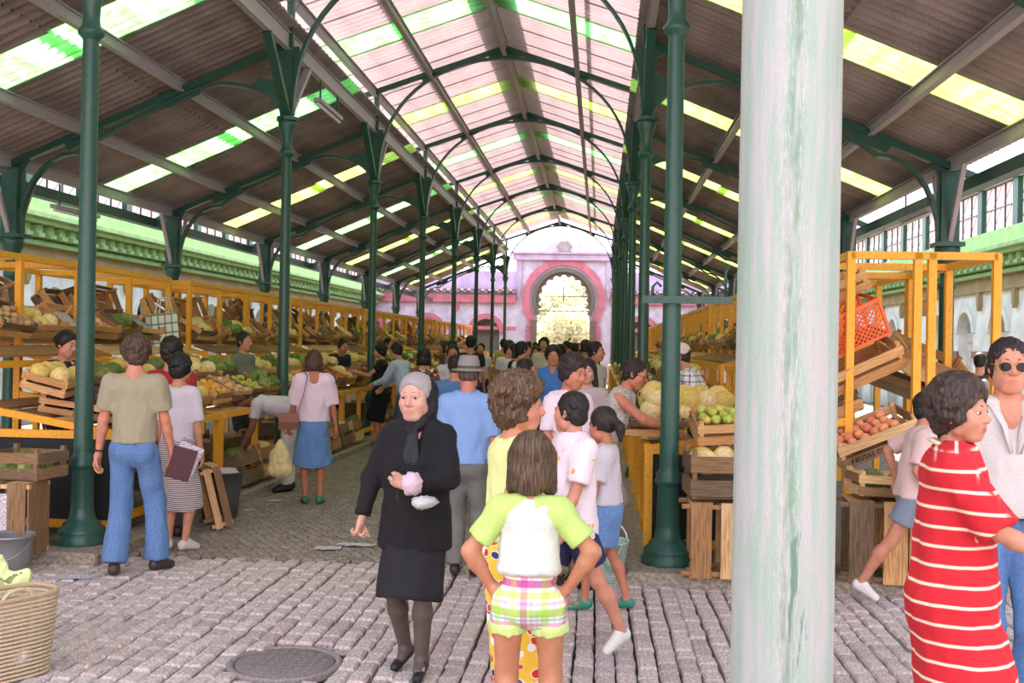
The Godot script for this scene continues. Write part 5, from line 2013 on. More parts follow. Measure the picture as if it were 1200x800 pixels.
func build_loose_things():
	rng.seed = 303
	# --- crates by the first column of the long row
	crate(tilt_xf(-3.86, 0.335, 7.0, 90, 0), "upright grey crate with a newspaper sheet in it, beside the bucket", "", 3, Vector3(0.52, 0.36, 0.3))
	crate(tilt_xf(-4.26, 0.335, 7.1, 90, 12), "upright weathered crate behind the bucket and the newspaper crate", "", 4, Vector3(0.52, 0.36, 0.3))
	var np := thing("newspaper_sheet", "newspaper sheet hanging down inside the upright crate", "paper", Vector3(-4.06, 0.12, -6.855))
	plank("sheet", Vector3(0, 0.2, 0), Vector3(0.1, 0.4, 0.004), M.paper, np)
	var gx := tilt_xf(-4.02, 0.6, 7.1, 0, -8)
	crate(gx, "weathered crate of salad leaves on the upright crate with newspaper", "", 4, Vector3(0.44, 0.2, 0.34))
	fill("lettuce", gx, Vector3(0.44, 0.14, 0.34), "in the crate over the newspaper crate", 5, 0.5)
	crate(tilt_xf(-4.5, 0.6, 7.25, 0, 20), "crate of peaches on the weathered upright crate", "", 2, Vector3(0.4, 0.14, 0.3))
	fill("peach", tilt_xf(-4.5, 0.6, 7.25, 0, 20), Vector3(0.4, 0.14, 0.3), "in the crate by the newspaper crate", 14, 0.75)
	bucket(Vector3(-3.9, 0.0, -6.72), "grey metal bucket standing against the kerb by the iron column", M.steel, 0.105, 0.145, 0.27)
	# --- counter end with pale boxes
	for e in [[-3.86, 0.94, 8.02, 3, 0.46, "clean pale crate lined with paper on the counter end"], [-4.22, 0.96, 8.2, 0, 0.5, "pale crate of tomatoes behind the iron column"], [-3.74, 0.9, 8.75, 1, 0.4, "crate of onions at the counter edge beyond the blue jeans"]]:
		var xf := tilt_xf(e[0], e[1], e[2], -8, 6)
		crate(xf, e[5], "", e[3], Vector3(e[4], 0.13, 0.34))
		fill(["grape_bunch", "tomato", "onion"][e[3] % 3 if e[3] < 3 else 0], xf, Vector3(e[4], 0.13, 0.34), "in a crate at the counter end", 20, 0.7)
	# --- hanging checked bag
	var hb := thing("checked_bag", "green and white checked shopping bag hanging from a stall rail", "bag", Vector3(-4.95, 1.55, -11.55), deg_to_rad(60))
	var chk := cloth(Color.WHITE, 0.8, print_check(rgb(230, 232, 220), rgb(40, 120, 70), rgb(170, 60, 60)), 1.0)
	plank("bag_body", Vector3(0, 0.12, 0), Vector3(0.36, 0.42, 0.09), chk, hb).rotation.z = 0.12
	for q in [-1, 1]:
		var st := mb()
		sweep(st, [Vector3(-0.08, 0.33, q * 0.04), Vector3(-0.05, 0.5, q * 0.02), Vector3(0.05, 0.52, q * 0.02), Vector3(0.1, 0.35, q * 0.04)], 0.008, 0.008, Vector3.BACK, 6)
		put("handle", done(st), M.white, hb)
	# --- leaning pale crate and tub in front of the long row
	crate(tilt_xf(-3.2, 0.29, 8.75, 104, 35), "pale slatted crate leaning against the counter beyond the blue jeans", "", 3, Vector3(0.52, 0.16, 0.34))
	bucket(Vector3(-3.36, 0.02, -9.15), "dark tub with paper in it in front of the counter", mat(rgb(74, 78, 74), 0.6), 0.15, 0.2, 0.4, false)
	var tp := thing("paper_parcel", "crumpled white paper filling the dark tub", "parcel", Vector3(-3.36, 0.36, -9.15))
	put("wrapping", blob(0.17, 0.09, 0.17, 8, 14, 0.5, 19), M.paper, tp)
	# --- vegetables and crates standing along the kerb of the long row
	for i in 12:
		var z: float = [10.6, 11.2, 13.4, 14.0, 14.6, 15.4, 18.0, 18.6, 19.4, 23.0, 24.0, 25.0][i]
		var kind: String = ["green_melon", "melon", "lettuce", "lettuce", "melon", "lettuce", "orange", "lettuce", "melon", "lettuce", "orange", "melon"][i]
		var xf := tilt_xf(XL + 0.1, 0.09, z, 0, 90, -14)
		var word := kind.replace("_", " ")
		crate(xf, "crate of %s standing on the kerb below the counter" % word, "kerb crates of %s" % word, [4, 2, 5, 1][i % 4], Vector3(0.5, 0.34, 0.34))
		fill(kind, xf, Vector3(0.5, 0.34, 0.34), "in a crate on the kerb", 10, 0.85)
	# --- crates of the stall behind the pale pillar
	crate(tilt_xf(0.98, 0.325, 7.2, 90, 0), "upright brown crate between the iron column and the pale pillar", "", 2, Vector3(0.5, 0.38, 0.34))
	crate(tilt_xf(1.5, 0.325, 7.2, 90, 0), "upright brown crate just behind the pale pillar", "", 4, Vector3(0.5, 0.38, 0.34))
	crate(tilt_xf(2.06, 0.345, 7.2, 90, -4), "upright weathered crate below the small crate of green fruit", "", 5, Vector3(0.54, 0.42, 0.34))
	var mx := tilt_xf(0.86, 0.6, 7.22, 0, 4)
	crate(mx, "deep weathered crate with a pale melon, beside the iron column", "", 4, Vector3(0.52, 0.3, 0.4))
	fill("melon", mx, Vector3(0.5, 0.3, 0.38), "in the deep crate beside the iron column", 3, 0.75)
	var ax := tilt_xf(0.95, 0.98, 7.5, 4, 4, 14)
	crate(ax, "new pale crate of green apples propped on the counter beside the iron column", "", 0, Vector3(0.56, 0.16, 0.36))
	fill("apple", ax, Vector3(0.54, 0.2, 0.34), "in the new crate beside the iron column", 24, 0.7)
	var sx := tilt_xf(1.92, 0.64, 7.22, -2, 4)
	crate(sx, "small new crate with green fruit on the weathered upright crate", "", 3, Vector3(0.46, 0.15, 0.34))
	fill("green_melon", sx, Vector3(0.4, 0.1, 0.3), "in the small new crate", 3, 0.7)
	var fx := tilt_xf(1.98, 0.90, 7.78, 22, 6, 12)
	var fc := crate(fx, "pale lettered fruit crate tilted on the yellow frame", "", 3, Vector3(0.62, 0.19, 0.4))
	fill("peach", fx, Vector3(0.6, 0.19, 0.38), "in the lettered fruit crate", 24, 0.72)
	text_on(fc, "FRUTAS CORREIA", Transform3D(Basis(), Vector3(-0.04, 0.05, 0.201)), 0.05, M.black)
	crate(tilt_xf(1.72, 1.06, 8.12, 24, -6), "grey crate jammed behind the lettered fruit crate", "", 5, Vector3(0.56, 0.2, 0.36))
	crate(tilt_xf(1.92, 1.42, 8.0, 24, 8, 20), "pale crate below the orange plastic crate", "", 0, Vector3(0.6, 0.2, 0.38))
	plastic_crate(tilt_xf(1.84, 1.64, 8.02, 25, 8, 10), "orange plastic lattice crate tilted between two pale wooden crates")
	crate(tilt_xf(1.70, 1.94, 8.04, 25, 8, 0), "pale crate on top of the orange plastic crate", "", 0, Vector3(0.58, 0.15, 0.38))
	crate(tilt_xf(2.62, 1.42, 8.8, -22, 10, 24), "brown crate sloping down behind the yellow posts", "", 2, Vector3(0.62, 0.2, 0.4))
	crate(tilt_xf(2.5, 1.3, 9.1, -20, 4, 24), "dark crate under the sloping brown crate", "", 4, Vector3(0.66, 0.16, 0.4))
	# melons heaped on the opposite counter
	for i in 26:
		fruit_at("melon", Vector3(0.44 + (i % 5) * 0.145 + 0.04 * ((i / 5) % 2), 1.06 + 0.1 * (i / 15) + 0.03 * ((i / 5) % 3), -9.0 - ((i / 5) % 3) * 0.15), "heaped on the counter by the counter corner", 1.1)
	for i in 2:
		var bx := tilt_xf(0.42 + i * 0.5, 0.93, 8.05, 0, 3)
		crate(bx, ["grey crate on the counter corner under the reaching hand", "grey crate of potatoes behind the green apples"][i], "", 5, Vector3(0.46, 0.13, 0.34))
		fill("potato", bx, Vector3(0.46, 0.13, 0.34), "in a grey crate on the counter corner", 15, 0.6)
	# bracket arm on the column
	var br := thing("bracket_arm", "green iron bracket arm with hooks across the column beside the pillar", "bracket", Vector3(XR, 1.93, -Z1 + 0.09))
	var st2 := mb()
	abox(st2, Vector3(0.1, 0, 0), Vector3(0.62, 0.05, 0.04))
	put("arm", done(st2), M.iron, br)
	for q in [-0.14, 0.36]:
		st2 = mb()
		sweep(st2, [Vector3(q, 0.02, 0), Vector3(q, 0.09, 0), Vector3(q + 0.03, 0.12, 0), Vector3(q + 0.06, 0.09, 0)] if q < 0 else [Vector3(q, 0.02, 0), Vector3(q, 0.2, 0), Vector3(q + 0.03, 0.24, 0)], 0.01, 0.01, Vector3.BACK, 6)
		put("hook", done(st2), M.iron, br)
	# things on the ground
	straw_basket(Vector3(-2.76, -0.002, -4.7), deg_to_rad(58))
	carrier_bag(Vector3(-3.02, 0.0, -5.1), deg_to_rad(20), rgb(214, 236, 160), "pale green plastic carrier bag behind the straw basket", Vector3(0.16, 0.29, 0.12))
	newspaper(Vector3(-2.06, -0.002, -7.95), 0.2, Vector2(0.2, 0.14), "small torn newspaper sheet lying on the lane")
	newspaper(Vector3(-1.88, -0.002, -8.12), -0.05, Vector2(0.3, 0.12), "long folded newspaper sheet lying on the lane")
	newspaper(Vector3(-3.42, -0.002, -6.7), 0.1, Vector2(0.2, 0.12), "white paper scrap below the kerb by the column")
	newspaper(Vector3(-3.2, -0.002, -10.2), 0.5, Vector2(0.14, 0.1), "white paper scrap in the gutter of the lane")
	newspaper(Vector3(-3.25, -0.002, -9.6), 0.9, Vector2(0.12, 0.08), "creased paper scrap by the kerb near the dark tub")
	# striped shopping basket
	var sb := thing("striped_basket", "green and white striped shopping basket on the lane beside the counter end", "basket", Vector3(0.06, -0.002, -7.1), 0.3)
	var st3 := mb()
	lathe(st3, [Vector2(0.0, 0.01), Vector2(0.11, 0.0), Vector2(0.16, 0.3), Vector2(0.165, 0.3), Vector2(0.15, 0.28), Vector2(0.1, 0.02), Vector2(0, 0.02)], 24)
	put("basket_wall", done(st3), cloth(Color.WHITE, 0.6, print_stripes(rgb(232, 244, 236), rgb(134, 200, 176), 3, 3), 14.0), sb)
	st3 = mb()
	var hp := []
	for i in 11:
		var a := PI * i / 10.0
		hp.append(Vector3(cos(a) * 0.155, 0.29 + sin(a) * 0.14, 0))
	sweep(st3, hp, 0.006, 0.006, Vector3.BACK, 6)
	put("handle", done(st3), M.white, sb)

# ---------------------------------------------------------------- printed cloth
func print_stripes(base: Color, line: Color, w: int, gap: int) -> ImageTexture:
	var n := w + gap
	var im := Image.create(8, n * 4, false, Image.FORMAT_RGB8)
	im.fill(base)
	for k in 4: im.fill_rect(Rect2i(0, k * n, 8, w), line)
	im.resize(32, n * 16, Image.INTERPOLATE_BILINEAR)
	return ImageTexture.create_from_image(im)

func print_check(base: Color, a: Color, b: Color) -> ImageTexture:
	var im := Image.create(64, 64, false, Image.FORMAT_RGB8)
	im.fill(base)
	for k in 4:
		for x in 64:
			for w in 3:
				var p := k * 16 + w
				im.set_pixel(p, x, im.get_pixel(p, x).lerp(a if k % 2 else b, 0.7))
				im.set_pixel(x, p, im.get_pixel(x, p).lerp(a, 0.6))
	return ImageTexture.create_from_image(im)

func print_blobs(base: Color, cols: Array, n: int, r0: float, r1: float, sd: int, edge := false) -> ImageTexture:
	var im := Image.create(256, 256, false, Image.FORMAT_RGB8)
	im.fill(base)
	var r := RandomNumberGenerator.new()
	r.seed = sd
	for i in n:
		var c: Color = cols[i % cols.size()]
		var p := Vector2(r.randf() * 256, r.randf() * 256)
		var a := r.randf_range(r0, r1)
		var b := a * r.randf_range(0.55, 1.0)
		var th := r.randf() * TAU
		var R := int(a * 1.35) + 2
		for y in range(-R, R + 1):
			for x in range(-R, R + 1):
				var q := Vector2(x, y).rotated(th)
				var d := Vector2(q.x / a, q.y / b).length()
				if d < 1.0: im.set_pixel(posmod(int(p.x) + x, 256), posmod(int(p.y) + y, 256), c)
				elif edge and d < 1.22: im.set_pixel(posmod(int(p.x) + x, 256), posmod(int(p.y) + y, 256), Color(0.96, 0.95, 0.9))
	return ImageTexture.create_from_image(im)

func print_plaid() -> ImageTexture:
	var im := Image.create(96, 96, false, Image.FORMAT_RGB8)
	im.fill(rgb(238, 236, 214))
	var bands := [[0, 14, rgb(176, 60, 130), 0.75], [22, 12, rgb(206, 222, 96), 0.7], [40, 6, rgb(236, 150, 200), 0.5], [54, 16, rgb(150, 206, 70), 0.75], [74, 5, rgb(110, 190, 220), 0.6], [84, 8, rgb(196, 110, 170), 0.5]]
	for e in bands:
		for k in e[1]:
			for x in 96:
				im.set_pixel(x, e[0] + k, im.get_pixel(x, e[0] + k).lerp(e[2], e[3]))
	for e in bands:
		for k in e[1]:
			for x in 96:
				im.set_pixel(e[0] + k, x, im.get_pixel(e[0] + k, x).lerp(e[2], e[3] * 0.5))
	return ImageTexture.create_from_image(im)
# ---------------------------------------------------------------- the people
func V(x: float, y: float, z: float) -> Vector3:
	return Vector3(x, y, z)

func build_people():
	var denim := mat(rgb(112, 152, 200), 0.9, ramp_tex(noise_image(128, 0.05, 3, 41), [[0.25, Color(0.84, 0.87, 0.9)], [0.7, Color(1, 1, 1)]], 0.25), 7.0, false)
	var denim_dark := mat(rgb(100, 136, 180), 0.9, denim.albedo_texture, 7.0, false)
	var white := cloth(rgb(218, 214, 218), 0.85)
	var tan := rgb(224, 172, 138)
	var fair := rgb(236, 192, 168)
	# --- woman in mourning black
	var d := {"label": "person in black cardigan, skirt and headscarf holding a pink bundle, walking forward", "x": -0.88, "z": 5.08, "h": 1.41, "hs": 1.17, "yaw": -6, "head": [-8, 4], "fem": true, "lvl": 0, "fat": 1.14, "bust": 1.12, "hipw": 1.02, "wide": 1.06, "skin": rgb(236, 196, 176), "hair": "scarfed", "hair_c": rgb(166, 160, 155), "brow_c": rgb(150, 130, 120),
		"top": "long", "top_name": "cardigan", "top_m": cloth(rgb(22, 22, 24), 0.95), "bot_m": cloth(rgb(32, 32, 36), 0.9), "bottom": "skirt", "skirt": 0.44, "flare": 0.197, "hem": -0.2, "loose": 0.022, "sleeve_r": 1.16, "sw": 1.04,
		"rh": V(-0.30, 0.90, 0.10), "rc": 0.95, "rp": V(1, 0, 0.1), "re": V(-0.8, 0, -0.6), "lh": V(0.02, 1.12, 0.26), "lhd": V(-0.75, 0.5, 0.2), "lp": V(0, -0.1, -1), "lc": 0.75, "le": V(1, -0.55, -0.1),
		"lf": V(0.07, 0.085, 0.08), "rf": V(-0.08, 0.1, -0.1), "lt": V(0.12, -0.15, 1), "rt": V(-0.2, -0.3, 1), "shoe_c": rgb(30, 30, 34), "open_shoe": true, "cut": [[0.01, 0.53, 0.1, 0.065, 0.03, 0.36, 0.15, 0.03]]}
	var o := person(d)
	# dark stockings
	var stk := []
	for q in [1, -1]:
		var hip := V(q * 0.07, 0.74, 0)
		var foot: Vector3 = (d.lf if q > 0 else d.rf) * (1.41 / 1.7)
		var k := ik(hip, foot, 0.357, 0.353, V(q * 0.12, 0, 1))
		stk.append(bone(hip, k[0], 0.05, 0.038, 0.02))
		var mid: Vector3 = k[0].lerp(k[1], 0.3) - V(0, 0, 0.01)
		stk.append(bone(k[0], mid, 0.038, 0.0475, 0.02))
		stk.append(bone(mid, k[1], 0.0475, 0.032, 0.02))
		stk.append(bone(k[1], k[1] + V(0, -0.03, 0.07), 0.032, 0.024, 0.02))
	job("stockings", o, cloth(rgb(96, 84, 76), 0.6), stk, 0.009)
	var hp := func(x: float, y: float, z: float) -> Vector3: return d.hc + d.HB * (V(x, y, z) * d.hs)
	var sc := [egg(hp.call(0, 0.022, -0.034), d.HB, V(0.096, 0.1, 0.09) * d.hs, 0.01), egg(hp.call(0, -0.06, -0.018), d.HB, V(0.1, 0.09, 0.072) * d.hs, 0.04),
		bone(hp.call(-0.08, -0.06, -0.01), hp.call(-0.012, -0.165, 0.06), 0.024, 0.02, 0.015), bone(hp.call(0.082, -0.06, -0.01), hp.call(0.012, -0.165, 0.06), 0.026, 0.02, 0.015),
		bone(hp.call(0, -0.11, -0.04), d.SP.call(0, 0.42, -0.06), 0.075, 0.09, 0.04), bone(hp.call(0, -0.165, 0.066), hp.call(0, -0.18, 0.066), 0.022, 0.022, 0.02),
		egg(hp.call(0, -0.03, 0.11), d.HB, V(0.07, 0.115, 0.088) * d.hs, 0.006, true), egg(hp.call(0, 0.075, 0.075), d.HB, V(0.085, 0.05, 0.085) * d.hs, 0.006, true)]
	job("headscarf", o, cloth(rgb(20, 21, 25), 0.75), sc, 0.0065, 0.008, 22.0)
	job("scarf_ends", o, cloth(rgb(24, 25, 30), 0.7), [bone(hp.call(0.0, -0.175, 0.07), d.SP.call(-0.03, 0.26, 0.15), 0.03, 0.028, 0.01, Vector3.BACK, 0.5), bone(d.SP.call(-0.03, 0.26, 0.15), d.SP.call(-0.05, 0.1, 0.145), 0.028, 0.034, 0.01, Vector3.BACK, 0.4), bone(hp.call(0.01, -0.175, 0.07), d.SP.call(0.03, 0.3, 0.15), 0.026, 0.024, 0.01, Vector3.BACK, 0.5)], 0.006, 0.003, 25.0)
	for k in 5: put("button", blob(0.007, 0.007, 0.004, 5, 8), M.black, o, d.SP.call(0.012, 0.2 - k * 0.07, 0.138))
	var b := thing("cloth_bundle", "pale pink crumpled cloth bundle held against the black cardigan", "bundle", Vector3(-0.86, 0.945, -4.83))
	put("cloth", blob(0.05, 0.055, 0.045, 14, 20, 0.32, 33), cloth(rgb(226, 200, 208), 0.8), b)
	var b2 := thing("plastic_pouch", "clear grey plastic pouch hanging below the cloth bundle", "pouch", Vector3(-0.80, 0.86, -4.82), 0.3)
	put("film", blob(0.06, 0.03, 0.03, 8, 12, 0.5, 34), mat(rgb(190, 194, 190), 0.3), b2)

	# --- girl with raglan tee and plaid shorts
	d = {"label": "person in plaid shorts and lime sleeved tee seen from behind, hands on hips", "x": -0.25, "z": 3.95, "h": 1.2, "hs": 1.2, "neck": 0.8, "yaw": 180, "head": [-6, 4], "child": true, "fem": true, "lvl": 0, "skin": rgb(214, 160, 120), "hair": "bob", "hair_c": rgb(104, 84, 60), "fat": 0.98,
		"top_m": cloth(rgb(222, 226, 210), 0.9), "top_name": "tee_shirt", "top": "none", "bottom": "shorts", "bot_m": cloth(Color.WHITE, 0.9, print_plaid(), 5.5), "short": 0.3, "waist": 0.17, "hem": 0.13, "hipw": 1.08, "hipx": 0.108, "limb": 1.3, "loose": 0.006, "lf": V(0.108, 0.078, 0), "rf": V(-0.108, 0.078, 0),
		"lh": V(0.2, 0.96, 0.03), "rh": V(-0.215, 0.98, 0.03), "le": V(1, 0, -0.35), "re": V(-1, 0, -0.35), "lhd": V(-0.4, -0.8, 0.3), "rhd": V(0.4, -0.8, 0.3), "lc": 0.7, "rc": 0.7, "lp": V(-1, 0, 0.2), "rp": V(1, 0, 0.2), "shoe_c": rgb(220, 220, 220)}
	o = person(d)
	var slv := []
	for a in d.arms:
		slv.append(bone(d.SP.call((0.115 if a[3] else -0.115), 0.44, -0.01), a[0], 0.052, 0.052, 0.03))
		slv.append(bone(a[0], a[0].lerp(a[1], 0.72), 0.05, 0.053, 0.03, Vector3.ZERO, 1.0, 2))
		slv.append(bone(d.SP.call((0.05 if a[3] else -0.05), 0.475, -0.02), a[0], 0.05, 0.05, 0.03))
	job("raglan_sleeves", o, cloth(rgb(196, 228, 122), 0.9), slv, 0.009, 0.006, 14.0)
	var cuff := []
	for q in [1, -1]:
		var hip := V(q * 0.076, 0.635, 0)
		var k := ik(hip, V(q * 0.076, 0.055, 0), 0.3, 0.2965, V(q * 0.12, 0, 1))
		cuff.append(bone(hip.lerp(k[0], 0.24), hip.lerp(k[0], 0.38), 0.0735, 0.0755, 0.006, Vector3.ZERO, 1.0, 3))
	job("turn_ups", o, cloth(rgb(206, 232, 140), 0.9), cuff, 0.009, 0.006, 20.0)

	# --- curly haired woman in a yellow top
	d = {"label": "person in yellow sleeveless top and bright yellow and red printed skirt", "x": -0.345, "z": 4.32, "h": 1.43, "hs": 1.06, "yaw": 118, "head": [-30, 4], "fem": true, "lvl": 0, "hair": "curly", "hair_c": rgb(112, 86, 58), "skin": rgb(232, 170, 136), "wide": 0.98, "fat": 1.05,
		"top": "none", "top_m": cloth(rgb(234, 240, 160), 0.85), "hem": 0.02, "bottom": "skirt", "bottom_name": "printed_skirt", "skirt": 0.27, "flare": 0.2, "bot_m": cloth(Color.WHITE, 0.85, print_blobs(rgb(246, 204, 62), [rgb(222, 50, 44), rgb(132, 180, 60), rgb(246, 242, 232), rgb(46, 56, 120), rgb(222, 50, 44)], 46, 9, 21, 3, true), 3.4),
		"rh": V(-0.2, 0.98, 0.02), "re": V(-0.5, 0.0, -1), "rhd": V(0.5, -0.6, 0.6), "rc": 0.5, "lh": V(0.24, 0.82, 0.0), "shoe_c": rgb(200, 180, 160)}
	o = person(d)

	# --- child in a white tee hurrying past
	d = {"label": "person in white speckled tee, navy shorts and white shoes, striding", "x": -0.13, "z": 5.45, "h": 1.32, "yaw": -62, "head": [-60, 0], "child": true, "lvl": 0, "hair": "short", "hair_c": rgb(38, 32, 30), "fat": 1.12, "skin": rgb(232, 176, 150),
		"top_m": cloth(Color.WHITE, 0.85, print_blobs(rgb(240, 228, 232), [rgb(240, 180, 90), rgb(240, 200, 200)], 12, 4, 12, 8), 3.0), "top_name": "tee_shirt", "hem": -0.14, "loose": 0.02, "sleeve": 0.85, "sleeve_r": 1.25, "bottom": "shorts", "short": 0.72, "bot_m": cloth(rgb(38, 48, 84), 0.9), "leg": 1.06,
		"lf": V(0.07, 0.13, -0.36), "rf": V(-0.07, 0.08, 0.2), "lt": V(0.1, -0.55, 1), "lh": V(0.26, 0.85, 0.22), "rh": V(-0.26, 0.86, -0.1), "shoe_c": rgb(226, 230, 220)}
	person(d)
	# --- girl with a ponytail
	d = {"label": "person in white tee, denim skirt, green sandals and blue hair tie by the counter end", "x": 0.05, "z": 6.42, "h": 1.17, "hs": 1.14, "yaw": -98, "head": [-34, 10], "child": true, "fem": true, "lvl": 0, "hair": "ponytail", "hair_c": rgb(52, 42, 38), "skin": rgb(216, 152, 120),
		"top_m": white, "top_name": "tee_shirt", "hem": 0.0, "loose": 0.012, "sleeve": 0.85, "sleeve_r": 1.2, "bottom": "skirt", "bottom_name": "denim_skirt", "skirt": 0.58, "flare": 0.185, "bot_m": denim, "hipw": 1.05,
		"rf": V(-0.07, 0.085, -0.2), "lf": V(0.07, 0.085, 0.16), "lh": V(0.22, 0.86, 0.16), "rh": V(-0.22, 0.86, 0.05), "shoe_c": rgb(60, 150, 120), "open_shoe": true}
	o = person(d)
	put("hair_tie", blob(0.022, 0.018, 0.018, 6, 10), cloth(rgb(120, 190, 220)), o, d.hc + d.HB * (V(0, 0.03, -0.115) * d.hs))
	# --- woman in white blouse
	d = {"label": "person in white dress looking down behind the white speckled tee", "x": -0.2, "z": 6.95, "h": 1.52, "yaw": 42, "head": [8, 14], "fem": true, "lvl": 0, "hair": "wavy", "hair_c": rgb(58, 44, 38), "skin": rgb(220, 158, 128), "top": "short", "sleeve": 0.8, "dress": true, "top_m": cloth(rgb(240, 226, 232), 0.85), "bottom": "skirt", "skirt": 0.42, "flare": 0.2, "loose": 0.01,
		"cut": [[0, 0.53, 0.08, 0.045, 0, 0.36, 0.13, 0.02]], "rh": V(-0.16, 1.0, 0.22), "lh": V(0.2, 0.95, 0.2)}
	person(d)
	# --- woman with glasses reaching to the crate
	d = {"label": "person in glasses and grey sleeveless dress reaching over the counter corner", "x": 0.0, "z": 7.95, "h": 1.55, "yaw": 78, "head": [0, 4], "lean": 26, "fem": true, "lvl": 0, "hair": "short", "hair_c": rgb(58, 42, 36), "skin": rgb(226, 160, 126), "glasses": "clear", "top": "none", "dress": true, "bottom": "skirt", "skirt": 0.42, "flare": 0.21, "fat": 1.1, "armf": 1.15,
		"top_m": cloth(Color.WHITE, 0.9, print_blobs(rgb(196, 192, 178), [rgb(120, 118, 110), rgb(232, 230, 220), rgb(150, 150, 140)], 160, 3, 7, 12), 4.0), "rh": V(-0.08, 1.1, 0.62), "lh": V(0.16, 1.15, 0.55), "rhd": V(0.1, -0.3, 1), "rp": V(0, -1, 0), "lp": V(0, -1, 0), "re": V(-0.6, -0.5, 0), "le": V(0.4, -1, 0)}
	person(d)
	person({"label": "person in dusty rose top facing out, behind the one reaching over the counter", "x": -0.1, "z": 8.95, "h": 1.47, "yaw": -8, "fem": true, "lvl": 1, "hair": "long", "hair_c": rgb(40, 30, 28), "skin": rgb(238, 196, 176), "top_m": cloth(rgb(206, 190, 190)), "bottom": "skirt", "bot_m": cloth(rgb(120, 90, 90))})
	person({"label": "person in bright blue blouse facing out of the crowd", "x": -0.53, "z": 12.0, "h": 1.57, "yaw": -4, "head": [10, 0], "fem": true, "lvl": 1, "hair": "wavy", "hair_c": rgb(40, 32, 30), "skin": tan, "fat": 1.1, "sleeve": 0.9, "top_m": cloth(rgb(74, 136, 214)), "bottom": "skirt", "bot_m": cloth(rgb(70, 70, 90)), "cut": [[0, 0.53, 0.08, 0.05, 0, 0.4, 0.13, 0.02]]})
	person({"label": "person in white shirt and slate trousers in profile beside the row of columns", "x": -0.06, "z": 12.3, "h": 1.63, "yaw": 78, "lvl": 1, "hair_c": rgb(34, 28, 28), "skin": tan, "top_m": white, "bot_m": cloth(rgb(70, 74, 90))})
	person({"label": "person in white shirt turned away, just beyond the grey hat", "x": -1.03, "z": 13.9, "h": 1.62, "yaw": 118, "lvl": 1, "hair_c": rgb(30, 26, 26), "skin": tan, "top_m": cloth(rgb(230, 226, 234)), "bot_m": cloth(rgb(90, 90, 96))})
	person({"label": "person in white shirt glimpsed behind the yellow sleeveless top", "x": -0.68, "z": 9.6, "h": 1.45, "yaw": 100, "lvl": 1, "hair_c": rgb(28, 26, 26), "skin": tan, "top_m": cloth(rgb(226, 226, 226)), "bot_m": cloth(rgb(80, 80, 90))})
	# --- man with a hat
	d = {"label": "person in grey brimmed hat and light blue shirt seen from behind", "x": -0.9, "z": 7.2, "h": 1.47, "yaw": 176, "head": [10, 6], "lvl": 0, "hair": "bald", "hair_c": rgb(120, 100, 90), "skin": rgb(226, 158, 132), "top": "short", "sleeve": 0.95, "sleeve_r": 1.15, "top_m": cloth(rgb(140, 178, 228), 0.9), "fat": 1.12, "bot_m": cloth(rgb(124, 126, 116), 0.9), "hem": -0.03, "loose": 0.008, "cuff": 0.07, "shoe_c": rgb(50, 46, 44)}
	o = person(d)
	var st := mb()
	lathe(st, [Vector2(0.0, 0.105), Vector2(0.05, 0.112), Vector2(0.075, 0.105), Vector2(0.09, 0.06), Vector2(0.098, 0.005), Vector2(0.145, -0.008), Vector2(0.15, 0.0), Vector2(0.145, -0.014), Vector2(0.095, -0.01), Vector2(0.09, -0.012)], 28)
	var hat := put("hat", done(st), cloth(rgb(150, 148, 138), 0.9), o)
	hat.transform = Transform3D((d.HB * Basis(Vector3.RIGHT, -0.12)).scaled_local(V(0.95, 1, 1.08) * d.hs), d.hc + d.HB * (V(0, 0.048, -0.016) * d.hs))
	st = mb()
	lathe(st, [Vector2(0.0985, 0.008), Vector2(0.096, 0.03), Vector2(0.09, 0.03)], 28)
	put("hat_band", done(st), cloth(rgb(92, 88, 80)), hat)
	person({"label": "person in long sleeved white shirt and navy trousers walking forward out of the crowd", "x": -1.88, "z": 13.4, "h": 1.56, "yaw": 4, "lvl": 1, "hair_c": rgb(26, 22, 22), "skin": rgb(206, 150, 116), "top": "long", "top_m": cloth(rgb(236, 232, 240)), "hem": 0.03, "bot_m": cloth(rgb(46, 54, 84)), "cut": [[0, 0.53, 0.08, 0.045, 0, 0.42, 0.125, 0.015]]})
	person({"label": "person in brown and white flowered dress seen from behind", "x": -2.12, "z": 12.6, "h": 1.52, "yaw": 196, "fem": true, "lvl": 1, "hair": "bob", "hair_c": rgb(28, 24, 24), "skin": tan, "dress": true, "bottom": "skirt", "skirt": 0.45, "flare": 0.2, "top_m": cloth(Color.WHITE, 0.9, print_blobs(rgb(120, 80, 60), [rgb(236, 228, 216), rgb(60, 40, 36), rgb(230, 210, 190)], 40, 8, 20, 15), 3.0)})
	person({"label": "person in plain blue tee beside the grey brimmed hat", "x": -1.38, "z": 10.0, "h": 1.47, "yaw": 190, "lvl": 1, "hair_c": rgb(32, 28, 26), "skin": tan, "top_m": cloth(rgb(84, 128, 176)), "bot_m": cloth(rgb(80, 84, 100))})
	person({"label": "person in pale blue shirt leaning to the melon heap of the long stalls", "x": -2.75, "z": 14.9, "h": 1.6, "yaw": -112, "lean": 18, "lvl": 1, "hair_c": rgb(30, 26, 26), "skin": tan, "top_m": cloth(rgb(190, 214, 236)), "top": "long", "bot_m": cloth(rgb(70, 80, 110)), "rh": V(-0.1, 1.0, 0.5), "lh": V(0.15, 1.05, 0.5)})
